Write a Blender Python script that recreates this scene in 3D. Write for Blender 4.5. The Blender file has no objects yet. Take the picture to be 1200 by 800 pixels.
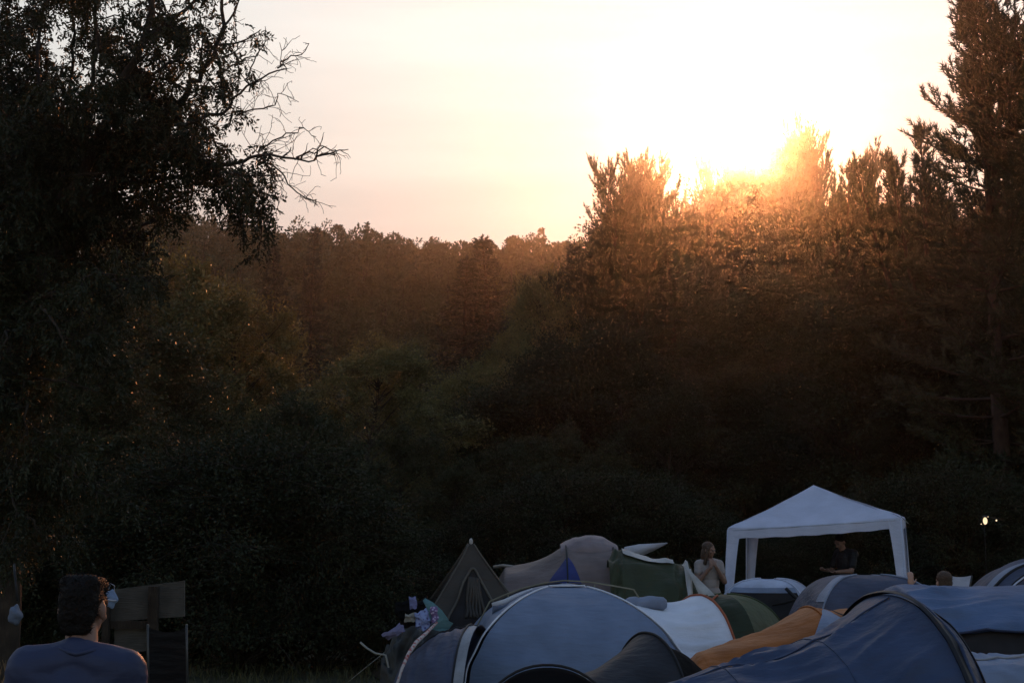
import bpy, math, numpy as np
from mathutils import Vector, Matrix

S = bpy.context.scene
C = S.collection
PI = math.pi
F = 1667.0; H0 = 1.95; TH = math.atan(214 / F)


def P(px, py, D):
    """point seen at photo pixel (px, py) at distance D in front of the camera"""
    u = (px - 600) / F; v = (400 - py) / F
    dy = math.cos(TH) - v * math.sin(TH); dz = math.sin(TH) + v * math.cos(TH)
    k = D / dy
    return np.array((u * k, D, H0 + dz * k))


def rng_(s):
    return np.random.default_rng(s)


def nrm(a):
    a = np.asarray(a, float)
    return a / np.maximum(np.linalg.norm(a, axis=-1, keepdims=True), 1e-9)


# ------------------------------------------------------------------ objects
def mk(name, V, Fa, mat, parent=None, smooth=True):
    """one mesh object from arrays; vertices in world space, parent must be unrotated"""
    V = np.asarray(V, float).reshape(-1, 3)
    if parent is not None:
        q = parent; off = np.zeros(3)
        while q is not None:
            off += np.array(q.location); q = q.parent
        V = V - off
    me = bpy.data.meshes.new(name)
    if isinstance(Fa, np.ndarray):
        n, k = Fa.shape
        me.vertices.add(len(V)); me.vertices.foreach_set('co', V.astype(np.float32).ravel())
        me.loops.add(n * k); me.loops.foreach_set('vertex_index', Fa.astype(np.int32).ravel())
        me.polygons.add(n); me.polygons.foreach_set('loop_start', (np.arange(n) * k).astype(np.int32))
        me.update(calc_edges=True)
    else:
        me.from_pydata([tuple(v) for v in V], [], [tuple(int(i) for i in f) for f in Fa])
    me.polygons.foreach_set('use_smooth', np.full(len(me.polygons), smooth))
    if mat: me.materials.append(mat)
    o = bpy.data.objects.new(name, me); C.objects.link(o)
    if parent is not None: o.parent = parent
    return o


def tag(o, label=None, cat=None, group=None, kind=None):
    if label: o['label'] = label
    if cat: o['category'] = cat
    if group: o['group'] = group
    if kind: o['kind'] = kind
    return o


def thing(name, loc, label, cat, group=None):
    o = bpy.data.objects.new(name, None); C.objects.link(o)
    o.location = tuple(float(a) for a in loc); o.empty_display_size = .2
    return tag(o, label, cat, group)


class MB:
    """collects shapes for one mesh"""
    def __init__(s): s.V = []; s.F = []; s.n = 0
    def add(s, V, Fc):
        V = np.asarray(V, float).reshape(-1, 3); s.V.append(V)
        s.F += [tuple(int(i) + s.n for i in f) for f in Fc]; s.n += len(V); return s
    def tube(s, pts, rad, k=8, cap=True):
        return s.add(*tube(pts, rad, k, cap))
    def ell(s, c, r, rot=None, nu=14, nv=10):
        return s.add(*ellipsoid(c, r, rot, nu, nv))
    def box(s, c, d, rot=None):
        b = np.array([(x, y, z) for x in (-.5, .5) for y in (-.5, .5) for z in (-.5, .5)]) * np.array(d)
        if rot is not None: b = b @ np.asarray(rot).T
        return s.add(b + np.array(c), [(0, 1, 3, 2), (4, 6, 7, 5), (0, 4, 5, 1), (2, 3, 7, 6), (0, 2, 6, 4), (1, 5, 7, 3)])
    def build(s, name, mat, parent=None, smooth=True):
        return mk(name, np.concatenate(s.V), s.F, mat, parent, smooth)


def tube(pts, rad, k=8, cap=True):
    pts = np.asarray(pts, float); n = len(pts)
    rad = np.broadcast_to(np.asarray(rad, float), (n,))
    T = np.gradient(pts, axis=0) if n > 1 else np.array([[0, 0, 1.]])
    T = nrm(T)
    ref = np.array([0, 0, 1.]) if abs(T[0][2]) < .9 else np.array([1., 0, 0])
    V = []
    for i in range(n):
        a = np.cross(T[i], ref); la = np.linalg.norm(a)
        if la < 1e-4: a = np.cross(T[i], np.array([.3, 1, .2])); la = np.linalg.norm(a)
        a /= la
        b = np.cross(T[i], a); ref = np.cross(a, T[i])
        an = np.arange(k) * 2 * PI / k
        V.append(pts[i] + rad[i] * (np.cos(an)[:, None] * a + np.sin(an)[:, None] * b))
    V = np.concatenate(V)
    Fc = []
    for i in range(n - 1):
        for j in range(k):
            Fc.append((i * k + j, i * k + (j + 1) % k, (i + 1) * k + (j + 1) % k, (i + 1) * k + j))
    if cap:
        Fc.append(tuple(range(k))[::-1]); Fc.append(tuple((n - 1) * k + j for j in range(k)))
    return V, Fc


def ellipsoid(c, r, rot=None, nu=14, nv=10):
    r = np.broadcast_to(np.asarray(r, float), (3,))
    V = [(0, 0, 1)]
    for i in range(1, nv):
        t = PI * i / nv
        for j in range(nu):
            a = 2 * PI * j / nu
            V.append((math.sin(t) * math.cos(a), math.sin(t) * math.sin(a), math.cos(t)))
    V.append((0, 0, -1))
    V = np.array(V) * r
    if rot is not None: V = V @ np.asarray(rot).T
    Fc = [(0, 1 + j, 1 + (j + 1) % nu) for j in range(nu)]
    for i in range(nv - 2):
        for j in range(nu):
            a = 1 + i * nu; b = 1 + (i + 1) * nu
            Fc.append((a + j, b + j, b + (j + 1) % nu, a + (j + 1) % nu))
    L = len(V) - 1; a = 1 + (nv - 2) * nu
    Fc += [(a + j, L, a + (j + 1) % nu) for j in range(nu)]
    return V + np.array(c), Fc


def capsule(a, b, ra, rb, k=12):
    a = np.asarray(a, float); b = np.asarray(b, float)
    d = nrm(b - a); pts = []; rr = []
    for t in np.linspace(-.98, 0, 5): pts.append(a + d * ra * t); rr.append(ra * math.sqrt(1 - t * t))
    for t in np.linspace(0, .98, 5): pts.append(b + d * rb * t); rr.append(rb * math.sqrt(1 - t * t))
    return tube(pts, rr, k)


def rotz(a):
    return np.array([[math.cos(a), -math.sin(a), 0], [math.sin(a), math.cos(a), 0], [0, 0, 1]])


# ------------------------------------------------------------------ materials
def newmat(name):
    m = bpy.data.materials.new(name); m.use_nodes = True
    nt = m.node_tree; nt.nodes.clear()
    out = nt.nodes.new('ShaderNodeOutputMaterial')
    return m, nt, out


def _ramp(nt, c1, c2, lo=.3, hi=.7):
    r = nt.nodes.new('ShaderNodeValToRGB')
    r.color_ramp.elements[0].position = lo; r.color_ramp.elements[1].position = hi
    r.color_ramp.elements[0].color = (*c1, 1); r.color_ramp.elements[1].color = (*c2, 1)
    return r


def mat_basic(name, c, rough=.7, spec=.3, var=.25, scale=6.0, bump=0.0, bscale=30.0, stretch=(1, 1, 1), trans=0.0, metal=0.0, sheen=0.0):
    """principled with noise-varied colour, fine bump and a share of light let through"""
    m, nt, out = newmat(name)
    tc = nt.nodes.new('ShaderNodeTexCoord')
    no = nt.nodes.new('ShaderNodeTexNoise'); no.inputs['Scale'].default_value = scale; no.inputs['Detail'].default_value = 5
    nt.links.new(tc.outputs['Object'], no.inputs['Vector'])
    c = np.array(c)
    r = _ramp(nt, tuple(c * (1 - var)), tuple(np.minimum(c * (1 + var * .6), .95)))
    nt.links.new(no.outputs['Fac'], r.inputs['Fac'])
    b = nt.nodes.new('ShaderNodeBsdfPrincipled')
    nt.links.new(r.outputs['Color'], b.inputs['Base Color'])
    b.inputs['Roughness'].default_value = rough; b.inputs['Specular IOR Level'].default_value = spec
    b.inputs['Metallic'].default_value = metal
    if sheen: b.inputs['Sheen Weight'].default_value = sheen
    if bump:
        mp = nt.nodes.new('ShaderNodeMapping'); mp.inputs['Scale'].default_value = stretch
        nt.links.new(tc.outputs['Object'], mp.inputs['Vector'])
        n2 = nt.nodes.new('ShaderNodeTexNoise'); n2.inputs['Scale'].default_value = bscale; n2.inputs['Detail'].default_value = 4
        nt.links.new(mp.outputs['Vector'], n2.inputs['Vector'])
        bu = nt.nodes.new('ShaderNodeBump'); bu.inputs['Strength'].default_value = bump; bu.inputs['Distance'].default_value = .03
        nt.links.new(n2.outputs['Fac'], bu.inputs['Height']); nt.links.new(bu.outputs['Normal'], b.inputs['Normal'])
    if trans:
        t = nt.nodes.new('ShaderNodeBsdfTranslucent'); nt.links.new(r.outputs['Color'], t.inputs['Color'])
        mx = nt.nodes.new('ShaderNodeMixShader'); mx.inputs['Fac'].default_value = trans
        nt.links.new(b.outputs[0], mx.inputs[1]); nt.links.new(t.outputs[0], mx.inputs[2])
        nt.links.new(mx.outputs[0], out.inputs['Surface'])
    else:
        nt.links.new(b.outputs[0], out.inputs['Surface'])
    return m


def mat_leaf(name, c1, c2, trans=.3, rough=.42, spec=.45):
    """leaf surface: each leaf its own tone between two greens, and some light through it"""
    m, nt, out = newmat(name)
    g = nt.nodes.new('ShaderNodeNewGeometry')
    r = _ramp(nt, c1, c2, .0, 1.0)
    tc = nt.nodes.new('ShaderNodeTexCoord')
    no = nt.nodes.new('ShaderNodeTexNoise'); no.inputs['Scale'].default_value = .9; no.inputs['Detail'].default_value = 3
    nt.links.new(tc.outputs['Object'], no.inputs['Vector'])
    mx = nt.nodes.new('ShaderNodeMath'); mx.operation = 'MULTIPLY_ADD'
    mx.inputs[1].default_value = .5
    nt.links.new(g.outputs['Random Per Island'], mx.inputs[0])
    m2 = nt.nodes.new('ShaderNodeMath'); m2.operation = 'MULTIPLY_ADD'; m2.inputs[1].default_value = 1.6; m2.inputs[2].default_value = -.55
    nt.links.new(no.outputs['Fac'], m2.inputs[0]); nt.links.new(m2.outputs[0], mx.inputs[2])
    nt.links.new(mx.outputs[0], r.inputs['Fac'])
    b = nt.nodes.new('ShaderNodeBsdfPrincipled'); nt.links.new(r.outputs['Color'], b.inputs['Base Color'])
    b.inputs['Roughness'].default_value = rough; b.inputs['Specular IOR Level'].default_value = spec
    t = nt.nodes.new('ShaderNodeBsdfTranslucent'); nt.links.new(r.outputs['Color'], t.inputs['Color'])
    x = nt.nodes.new('ShaderNodeMixShader'); x.inputs['Fac'].default_value = trans
    nt.links.new(b.outputs[0], x.inputs[1]); nt.links.new(t.outputs[0], x.inputs[2])  # same crown with darkened leaves, shade put into the colour
    nt.links.new(x.outputs[0], out.inputs['Surface'])
    return m


def fabric(name, c, trans=.12, rough=.55, var=.24, bump=.6, spec=.20):
    return mat_basic(name, c, rough=rough, spec=spec, var=var, scale=3.1, bump=bump, bscale=5.0, stretch=(1.0, 2.2, 3.5), trans=trans)


M = {}
M['bark'] = mat_basic('bark', (.040, .030, .022), rough=.9, var=.5, scale=9, bump=.8, bscale=24, stretch=(3, 3, .6))
M['pine_bark'] = mat_basic('pine_bark', (.045, .028, .02), rough=.9, var=.5, scale=7, bump=.8, bscale=20, stretch=(2, 2, .7))
M['birch_bark'] = mat_basic('birch_bark', (.5, .47, .42), rough=.8, var=.5, scale=4, stretch=(1, 1, 5))
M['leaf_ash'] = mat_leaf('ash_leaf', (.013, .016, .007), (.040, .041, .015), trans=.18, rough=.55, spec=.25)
M['leaf_olive'] = mat_leaf('olive_leaf', (.060, .060, .020), (.195, .172, .064), trans=.18, rough=.55, spec=.25)  # olive leaves, lightened so the crowns seem to catch faint light
M['leaf_dark'] = mat_leaf('dark_leaf', (.026, .036, .014), (.072, .080, .028))
M['leaf_mid'] = mat_leaf('mid_leaf', (.018, .025, .010), (.056, .060, .023), trans=.12, rough=.55, spec=.25)
M['leaf_shade'] = mat_leaf('shade_leaf', (.012, .016, .008), (.038, .042, .018), spec=.15, rough=.65, trans=.06)  # leaves coloured darker, putting shade into backing trees and bushes
M['needle'] = mat_leaf('pine_needle', (.020, .026, .014), (.050, .052, .025), trans=.10, rough=.6, spec=.18)
M['spruce'] = mat_leaf('spruce_needle', (.015, .020, .013), (.034, .038, .022), trans=.05, rough=.55, spec=.25)
M['far_leaf'] = mat_leaf('far_leaf', (.030, .037, .016), (.080, .084, .034), trans=.15, rough=.6, spec=.2)
M['dry_grass'] = mat_leaf('dry_grass', (.16, .09, .045), (.34, .21, .10), trans=.3)
M['grass'] = mat_leaf('grass_blade', (.05, .06, .02), (.15, .13, .05), trans=.3)
M['black'] = mat_basic('black_webbing', (.012, .012, .014), rough=.6, var=.3)
M['dark_pole'] = mat_basic('dark_pole', (.03, .03, .032), rough=.4, var=.3)
M['skin'] = mat_basic('skin', (.42, .24, .17), rough=.5, var=.12, scale=9)
M['skin_dark'] = mat_basic('skin_shaded', (.22, .125, .09), rough=.5, var=.12, scale=9)  # same skin darkened, shade on the people put into the colour

# ------------------------------------------------------------------ tent surfaces
def wrinkle(seed, n=7, amp=.008):
    r = rng_(seed)
    K = [(r.uniform(-1.2, 1.2) * 2 * PI, r.uniform(1.0, 6.0) * 2 * PI, r.uniform(0, 6.3), r.uniform(.4, 1)) for _ in range(n)]
    def f(u, v):
        z = 0
        for a, b, p, w in K:
            z = z + w * np.sin(a * u + b * v + p + 1.3 * np.sin(.7 * a * v + 2.1 * u + p))
        return amp * z
    return f


class Loft:
    """fabric stretched over a row of hoops: arch = (x, y, half width, height, exponent, side angle, base z)
    side angle is the direction (degrees) that v=0 points to; -90 faces the camera"""
    def __init__(s, arches, sag=.05, amp=.007, seed=1, lift=0.0, folds=0.0, nf=5):
        s.A = np.array([list(a) + [0] * (7 - len(a)) for a in arches], float)
        s.sag = np.broadcast_to(np.asarray(sag, float), (len(arches) - 1,))
        s.w = wrinkle(seed, amp=amp); s.lift = lift; s.folds = folds; s.nf = nf; s.seed = seed

    def __call__(s, u, v, off=0.0):
        u = np.asarray(u, float); v = np.asarray(v, float)
        n = len(s.A) - 1
        i = np.clip(np.floor(u).astype(int), 0, n - 1); f = u - i
        A = s.A[i] * (1 - f[..., None]) + s.A[i + 1] * f[..., None]
        sg = s.sag[i] * 4 * f * (1 - f)
        x, y, hw, h, p, ang, z0 = [A[..., k] for k in range(7)]
        h = h * (1 - sg); hw = hw * (1 - .6 * sg)
        t = PI * v; ct = np.cos(t); st = np.sin(t)
        cc = np.sign(ct) * np.abs(ct) ** (2 / p); ss = np.abs(st) ** (2 / p)
        wr = s.w(u, v) * np.clip(np.minimum(f, 1 - f) * 6 + .15, 0, 1)
        if s.folds:   # pulled folds that run along the tent and die out at the hoops
            ph = s.nf * 2 * PI * v + s.seed + 1.1 * np.sin(2.3 * u + s.seed) + .8 * np.sin(9 * v)
            wr = wr + s.folds * ((1 - np.abs(np.sin(ph))) ** 1.6 + .45 * (1 - np.abs(np.sin(1.7 * ph + 2.0 * u + 1))) ** 2 - .4) * (.55 + .45 * np.sin(1.7 * u + 3.1 * v + s.seed)) * np.clip(np.minimum(f, 1 - f) * 3 + .12, 0, 1)
        wr = wr + off
        a = np.radians(ang); dx = np.cos(a); dy = np.sin(a)
        k = hw * cc + wr * ct
        return np.stack([x + dx * k, y + dy * k, z0 + h * ss + wr * st], -1)


class Dome:
    """crossed pole dome: u = turn (0..n panels), v = 0 base .. 1 top"""
    def __init__(s, cx, cy, rx, ry, h, yaw=45, n=4, sag=.1, amp=.006, seed=1, bulge=.62, point=1.0, skew=(0, 0), cone=0.0):
        s.cone = cone
        s.c = (cx, cy, rx, ry, h); s.yaw = math.radians(yaw); s.n = n; s.sag = sag; s.w = wrinkle(seed, amp=amp)
        s.b = bulge; s.pt = point; s.skew = skew

    def __call__(s, u, v, off=0.0):
        u = np.asarray(u, float); v = np.asarray(v, float)
        cx, cy, rx, ry, h = s.c
        f = u - np.floor(u); sec = 2 * PI / s.n
        a = s.yaw + u * sec
        flat = np.cos(sec / 2) / np.cos((f - .5) * sec)          # straight base edge between two pegs
        k = 4 * f * (1 - f)
        R = (flat * .75 + .25)
        t = v * PI / 2
        r = np.cos(t) ** s.b; z = np.sin(t) ** s.pt
        if s.cone: r = (1 - v) ** s.cone; z = v
        r = r * (1 - s.sag * k * np.sin(PI * v))
        cr = .0
        if s.cone == 0: cr = .012 * np.sin(5.5 * np.sin(u * 3 + s.yaw) + 30 * v + 4 * u) * np.exp(-((v - .22) / .16) ** 2) * (np.sin(7 * u + 1) > -.2)
        o = off + cr + s.w(u * .7, v) * np.clip(np.minimum(f, 1 - f) * 5, 0, 1) * np.sin(PI * np.clip(v, .02, .98))
        rr = r * R
        x = cx + np.cos(a) * (rr * rx + o * np.cos(t)) + s.skew[0] * z; y = cy + np.sin(a) * (rr * ry + o * np.cos(t)) + s.skew[1] * z
        return np.stack([x, y, h * z * (1 - .25 * s.sag * k * np.sin(PI * v)) + o * np.sin(t)], -1)


def sheet(name, surf, u0, u1, v0, v1, mat, parent, nu=48, nv=40, off=0.0, warp=None):
    a, b = np.meshgrid(np.linspace(0, 1, nu), np.linspace(0, 1, nv), indexing='ij')
    if warp: u, v = warp(a, b)
    else: u, v = u0 + (u1 - u0) * a, v0 + (v1 - v0) * b
    V = surf(u, v, off).reshape(-1, 3)
    i, j = np.meshgrid(np.arange(nu - 1), np.arange(nv - 1), indexing='ij')
    q = (i * nv + j).ravel()
    return mk(name, V, np.stack([q, q + nv, q + nv + 1, q + 1], 1), mat, parent)


def hoop(name, surf, pts, r, mat, parent, off=.008, k=6):
    """tube laid on a surface along (u, v) points"""
    pts = np.array(pts, float)
    V = surf(pts[:, 0], pts[:, 1], off)
    return mk(name, *tube(V, r, k), mat, parent)


def arc_u(u, v0=0., v1=1., n=40):
    return [(u, v0 + (v1 - v0) * i / (n - 1)) for i in range(n)]


def line_v(v, u0, u1, n=40):
    return [(u0 + (u1 - u0) * i / (n - 1), v) for i in range(n)]


def cloth_strip(name, pts, widths, up, mat, parent, th=.008):
    """a thin but solid strip of cloth along pts"""
    pts = np.asarray(pts, float); up = np.asarray(up, float); n = len(pts)
    w = np.broadcast_to(np.asarray(widths, float), (n,))[:, None]
    T = nrm(np.gradient(pts, axis=0)); N = nrm(np.cross(T, np.broadcast_to(up, T.shape)))
    U = nrm(np.cross(N, T))
    V = np.concatenate([pts + U * w / 2 + N * th / 2, pts - U * w / 2 + N * th / 2, pts - U * w / 2 - N * th / 2, pts + U * w / 2 - N * th / 2])
    Fc = []
    for i in range(n - 1):
        for a in range(4):
            b = (a + 1) % 4
            Fc.append((a * n + i, a * n + i + 1, b * n + i + 1, b * n + i))
    Fc += [(0, n, 2 * n, 3 * n), (n - 1, 4 * n - 1, 3 * n - 1, 2 * n - 1)]
    return mk(name, V, Fc, mat, parent)


def guy(parent, a, b, mat='cord', r=.004):
    a = np.array(a, float); b = np.array(b, float)
    return mk('guy_line', *tube([a, (a + b) / 2 - np.array([0, 0, .02]), b], r, 5), M[mat], parent)


M['cord'] = mat_basic('cord', (.35, .33, .28), rough=.8)
TG = 'tents pitched on the meadow'
M['slate'] = fabric('slate_blue_fly', (.19, .238, .335), var=.14); M['blue_right'] = fabric('mid_blue_fly', (.105, .155, .265), rough=.5); M['white_fly'] = fabric('white_fly', (.78, .79, .84), var=.10)
M['navy'] = fabric('navy_fly', (.072, .082, .125)); M['seam_grey'] = fabric('seam_grey', (.33, .33, .34))
M['taupe'] = fabric('taupe_fly', (.185, .14, .125)); M['taupe_light'] = fabric('taupe_light', (.25, .20, .20))
M['olive_grey'] = fabric('olive_grey_fly', (.066, .056, .046)); M['khaki'] = fabric('khaki_tape', (.12, .105, .085))
M['dark_in'] = mat_basic('interior_shade', (.022, .020, .020), rough=.9)  # flat dark colour painted for the shade inside tent openings
M['royal'] = fabric('royal_blue_panel', (.034, .046, .165)); M['green'] = fabric('olive_green_fly', (.046, .054, .027), bump=.6)
M['green_light'] = fabric('leaf_green_fly', (.085, .105, .050)); M['pale'] = fabric('pale_cloth', (.50, .48, .45))
M['orange'] = fabric('orange_fly', (.40, .128, .028)); M['rust'] = fabric('rust_piping', (.40, .11, .05))
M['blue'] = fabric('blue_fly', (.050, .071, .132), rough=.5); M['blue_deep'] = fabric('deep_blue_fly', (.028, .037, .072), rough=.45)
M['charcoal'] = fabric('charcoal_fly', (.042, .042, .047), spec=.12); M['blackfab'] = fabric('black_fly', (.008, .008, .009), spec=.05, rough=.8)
M['grey_blue'] = fabric('grey_blue_fly', (.25, .29, .38)); M['sky_white'] = fabric('cool_white_fly', (.52, .55, .66))
M['pole_olive'] = mat_basic('olive_pole', (.20, .18, .12), rough=.45)


def X(px, D):
    return float(P(px, 614, D)[0])


def Z(py, D):
    return float(P(600, py, D)[2])


# --- grey-brown pointed tent
def tent_pointed():
    D = 19.3
    ax = X(552, D); h = Z(632, D)
    t = thing('pointed_tent', (ax, D, 0), 'dark grey-brown pointed tent with an arched doorway, leftmost of the tents', 'tent', TG)
    d = Dome(ax + .06, D, 1.75, 1.4, h, yaw=-129, n=4, sag=.16, amp=.016, seed=3, skew=(-.06, 0), cone=1.12)
    sheet('fly_sheet', d, 0, 4, 0, .97, M['olive_grey'], t, 110, 40)
    for k in range(4):
        hoop('seam_tape', d, [(k, v) for v in np.linspace(0, .96, 30)], .012 if k != 3 else .02, M['khaki'], t)
    # arched doorway on the face to the right of the front edge
    def warp(a, b):
        return .48 + .33 * (a - .5) * 2 * np.sqrt(np.clip(1 - (b * .985) ** 2.6, 0, 1)), .03 + .74 * b
    sheet('doorway', d, 0, 1, 0, 1, M['dark_in'], t, 16, 24, off=.02, warp=warp)  # dark sheet on the fly, painted shade of the inside
    bb = np.linspace(-1, 1, 40)
    hoop('door_arch', d, [(.48 + .34 * s, .03 + .76 * (1 - abs(s) ** 2.5) ** .42) for s in bb], .018, M['khaki'], t, off=.03)
    for q, s in enumerate(np.linspace(.36, .60, 6)):
        hoop('door_curtain', d, [(s + .012 * math.sin(v * 30 + q), v) for v in np.linspace(.42, .72, 14)], .022, M['olive_grey'], t, off=.03)
    mk('apex_cap', *ellipsoid((ax, D, h - .03), (.026, .026, .05)), M['pale'], t)
    guy(t, (ax - .6, D - .6, .75), (ax - 1.5, D - 1.3, 0))


# --- taupe tent with a vent hood and blue door
def tent_taupe():
    D = 21.0
    a = [(X(560, D), D + .1, 1.2, .55, 2.0, -90), (X(592, D), D, 1.25, Z(664, D), 2.1, -90), (X(662, D), D, 1.35, Z(637, D), 2.2, -90),
         (X(716, D), D, 1.35, Z(637.5, D), 2.2, -90), (X(752, D), D, 1.2, Z(678, D), 2.0, -90), (X(775, D), D, 1.0, .3, 2.0, -90)]
    L = Loft(a, sag=[.0, .055, .015, .02, 0], amp=.008, seed=5, folds=.018, nf=3)
    t = thing('tunnel_tent', (X(680, D), D, 0), 'taupe tunnel tent with a rounded vent hood and a blue door panel', 'tent', TG)
    sheet('fly_sheet', L, 0, 5, 0, 1, M['taupe'], t, 120, 60)
    hoop('hoop_sleeve', L, arc_u(2), .014, M['black'], t); hoop('hoop_sleeve', L, arc_u(3), .014, M['black'], t)
    # vent hood over the ridge
    xs = (X(656, D), X(672, D), X(690, D), X(706, D), X(722, D)); zs = (Z(637, D), Z(629.5, D), Z(626.5, D), Z(628.5, D), Z(638, D))
    Hd = Loft([(xs[i], D - .05, .42, zs[i] - 1.52, 2.0, -90, 1.52) for i in range(5)], sag=0, amp=.003, seed=8)
    sheet('vent_hood', Hd, 0, 4, 0, 1, M['taupe_light'], t, 40, 30)
    # blue door: widening triangle below the left hood corner
    def warp(q, b):
        v = .34 - .20 * b
        return 2.02 + (q - .62) * (1.05 * b ** .8 + .04), v
    sheet('door_panel', L, 0, 1, 0, 1, M['royal'], t, 18, 24, off=.016, warp=warp)
    cloth_strip('ridge_tape', [P(578, 664, D), P(590, 662.5, D), P(602, 664, D)], .05, (0, -.6, 1), M['pale'], t)


# --- green tarpaulin tent with pale flaps
def tent_green_tarp():
    D = 19.9
    a = [(X(712, D), D, .75, Z(655, D), 1.9, -90), (X(728, D), D, .95, Z(645, D), 1.9, -90), (X(786, D), D, .95, Z(658, D), 1.9, -90),
         (X(803, D), D + .05, .85, Z(657, D), 1.9, -90), (X(812, D), D + .05, .8, Z(672, D), 1.9, -90), (X(840, D), D + .1, .6, .45, 2, -90)]
    L = Loft(a, sag=[0, .03, .04, 0, .05], amp=.018, seed=12, folds=.05, nf=4)
    t = thing('ridge_tent', (X(760, D), D, 0), 'crumpled olive green ridge tent with pale flaps along its top', 'tent', TG)
    sheet('fly_sheet', L, 0, 5, 0, 1, M['green'], t, 110, 70)
    sheet('ridge_panel', L, 1, 2.05, .42, .56, M['pale'], t, 30, 10, off=.03)
    sheet('end_panel', L, 2.75, 3.3, .22, .5, M['pale'], t, 14, 14, off=.02)
    b0 = P(733, 649, D + .5)
    cloth_strip('corner_flap', [P(731, 646, D + .4), P(748, 645, D + .5), P(765, 641, D + .6), P(782, 636, D + .7)], [.14, .2, .12, .01], (0, -.5, 1), M['sky_white'], t)
    cloth_strip('side_flap', [P(803, 664, D - .4), P(815, 679, D - .5), P(824, 692, D - .55), P(834, 704, D - .6)], [.03, .08, .15, .18], (1, 0, .5), M['pale'], t)
    guy(t, P(803, 660, D), (X(855, D + 1), D + .8, 0))


# --- slate blue and white dome in the middle
def tent_slate():
    D = 17.6
    cx = X(658, D); h = Z(684, D)
    t = thing('dome_tent', (cx, D, 0), 'slate blue dome tent with white side canopy and an olive pole arched over it', 'tent', TG)
    d = Dome(cx + .07, D, 1.85, 1.9, h, yaw=-131, n=4, sag=.06, amp=.009, seed=21, bulge=1.08, point=1.0, skew=(-.03, 0))
    sheet('front_panel', d, 0.012, .988, 0, .985, M['slate'], t, 60, 50)
    sheet('side_panel', d, 1.012, 2, 0, .985, M['white_fly'], t, 40, 40)
    sheet('rear_panel', d, 2, 3, 0, .985, M['white_fly'], t, 30, 30); sheet('side_panel', d, 3, 3.988, 0, .985, M['grey_blue'], t, 40, 40)
    sheet('roof_panel', d, 0.06, .94, .87, .975, M['grey_blue'], t, 40, 12, off=.012)
    for k in (0, 1):
        hoop('ridge_piping', d, [(k, v) for v in np.linspace(0, .87, 40)], .011, M['white_fly'], t, off=.006)
    hoop('ridge_piping', d, [(u, .87) for u in np.linspace(.03, .97, 24)], .010, M['white_fly'], t, off=.02)
    for k in (2, 3): hoop('ridge_piping', d, [(k, v) for v in np.linspace(0, .98, 30)], .010, M['black'], t)
    # arched pole over the top with small clips
    pp = [P(574, 706, D), P(590, 699, D), P(615, 690, D), P(640, 684, D), P(662, 681.5, D), P(690, 683, D), P(715, 687, D), P(743, 692, D)]
    pp = [np.array(p) + np.array([0, .05, .015]) for p in pp]
    mk('arch_pole', *tube([(pp[0][0] - .55, D, 0)] + [(pp[0][0] - .3, D, .45)] + pp + [(pp[-1][0] + .35, D, .6), (pp[-1][0] + .6, D, 0)], .011, 6), M['pole_olive'], t)
    for a, b in (((620, 689), (622, 694)), ((697, 684), (696, 689)), ((595, 697), (598, 702))):
        mk('pole_clip', *tube([P(*a, D), P(*b, D)], .008, 5), M['pole_olive'], t)
    # white canopy stretched to a hoop on the right
    a = [(X(672, D), D + .25, 1.35, Z(692, D), 2.0, -80), (X(745, D + .3), D + .3, 1.05, Z(706, D + .3), 2.0, -75), (X(817, D + .4), D + .35, .82, Z(697, D + .4), 2.1, -62)]
    L = Loft(a, sag=[.02, .07], amp=.006, seed=4, folds=.040, nf=6)
    sheet('side_canopy', L, 0, 2, 0, 1, M['white_fly'], t, 60, 80)
    sheet('canopy_end', Loft([a[2], (a[2][0] + .22, a[2][1] + .1, .6, .45, 2, -62), (a[2][0] + .36, a[2][1] + .16, .5, .05, 2, -62)], sag=0, amp=.004, seed=6), 0, 2, 0, 1, M['slate'], t, 14, 40)
    hoop('hoop_piping', L, arc_u(2), .016, M['rust'], t)
    # left eave sticking out
    cloth_strip('eave_flap', [P(624, 690, D - .1), P(606, 699, D - .15), P(592, 706, D - .2), P(577, 710, D - .2)], [.03, .09, .12, .10], (0, -.8, 1), M['white_fly'], t)
    cloth_strip('eave_flap', [P(600, 708, D - .35), P(588, 713, D - .4), P(577, 716, D - .45)], [.04, .10, .17], (0, -.8, 1), M['slate'], t)
    # navy porch bulging to the left
    Dp = 16.2
    x0, x1 = X(562, Dp), X(462, Dp); hp = Z(733, Dp)
    ar = []
    for s in np.linspace(0, 1, 9):
        k = math.sqrt(max(1 - s ** 2.0, .0004))
        ar.append((x0 + (x1 - x0) * s, Dp, .2 + .9 * k, hp * k, 2, -98))
    Lp = Loft(ar, sag=0, amp=.006, seed=30)
    sheet('porch_panel', Lp, 0, 8, 0, 1, M['navy'], t, 50, 50)
    hoop('porch_piping', Lp, line_v(.49, 0.1, 8), .014, M['black'], t)
    sheet('seam_strip', Lp, 0, .9, .05, .95, M['seam_grey'], t, 10, 40, off=.012)
    hoop('seam_cord', Lp, arc_u(.95), .013, M['black'], t, off=.016)
    # things lying by the tent
    c = P(757, 706.5, D + .1)
    m = MB()
    ax = np.linspace(-1, 1, 13)
    m.add(*tube([(c[0] + .25 * s, c[1] - .02 + .03 * s, c[2] + .006 * math.sin(5 * s)) for s in ax], [.085 * (1 - .25 * s ** 6) + .004 * math.sin(9 * s) if abs(s) < .99 else .05 for s in ax], 14))
    o = m.build('rolled_mat', M['grey_blue'])
    tag(o, 'grey-blue rolled sleeping mat lying on the white tent canopy', 'sleeping mat')


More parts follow.
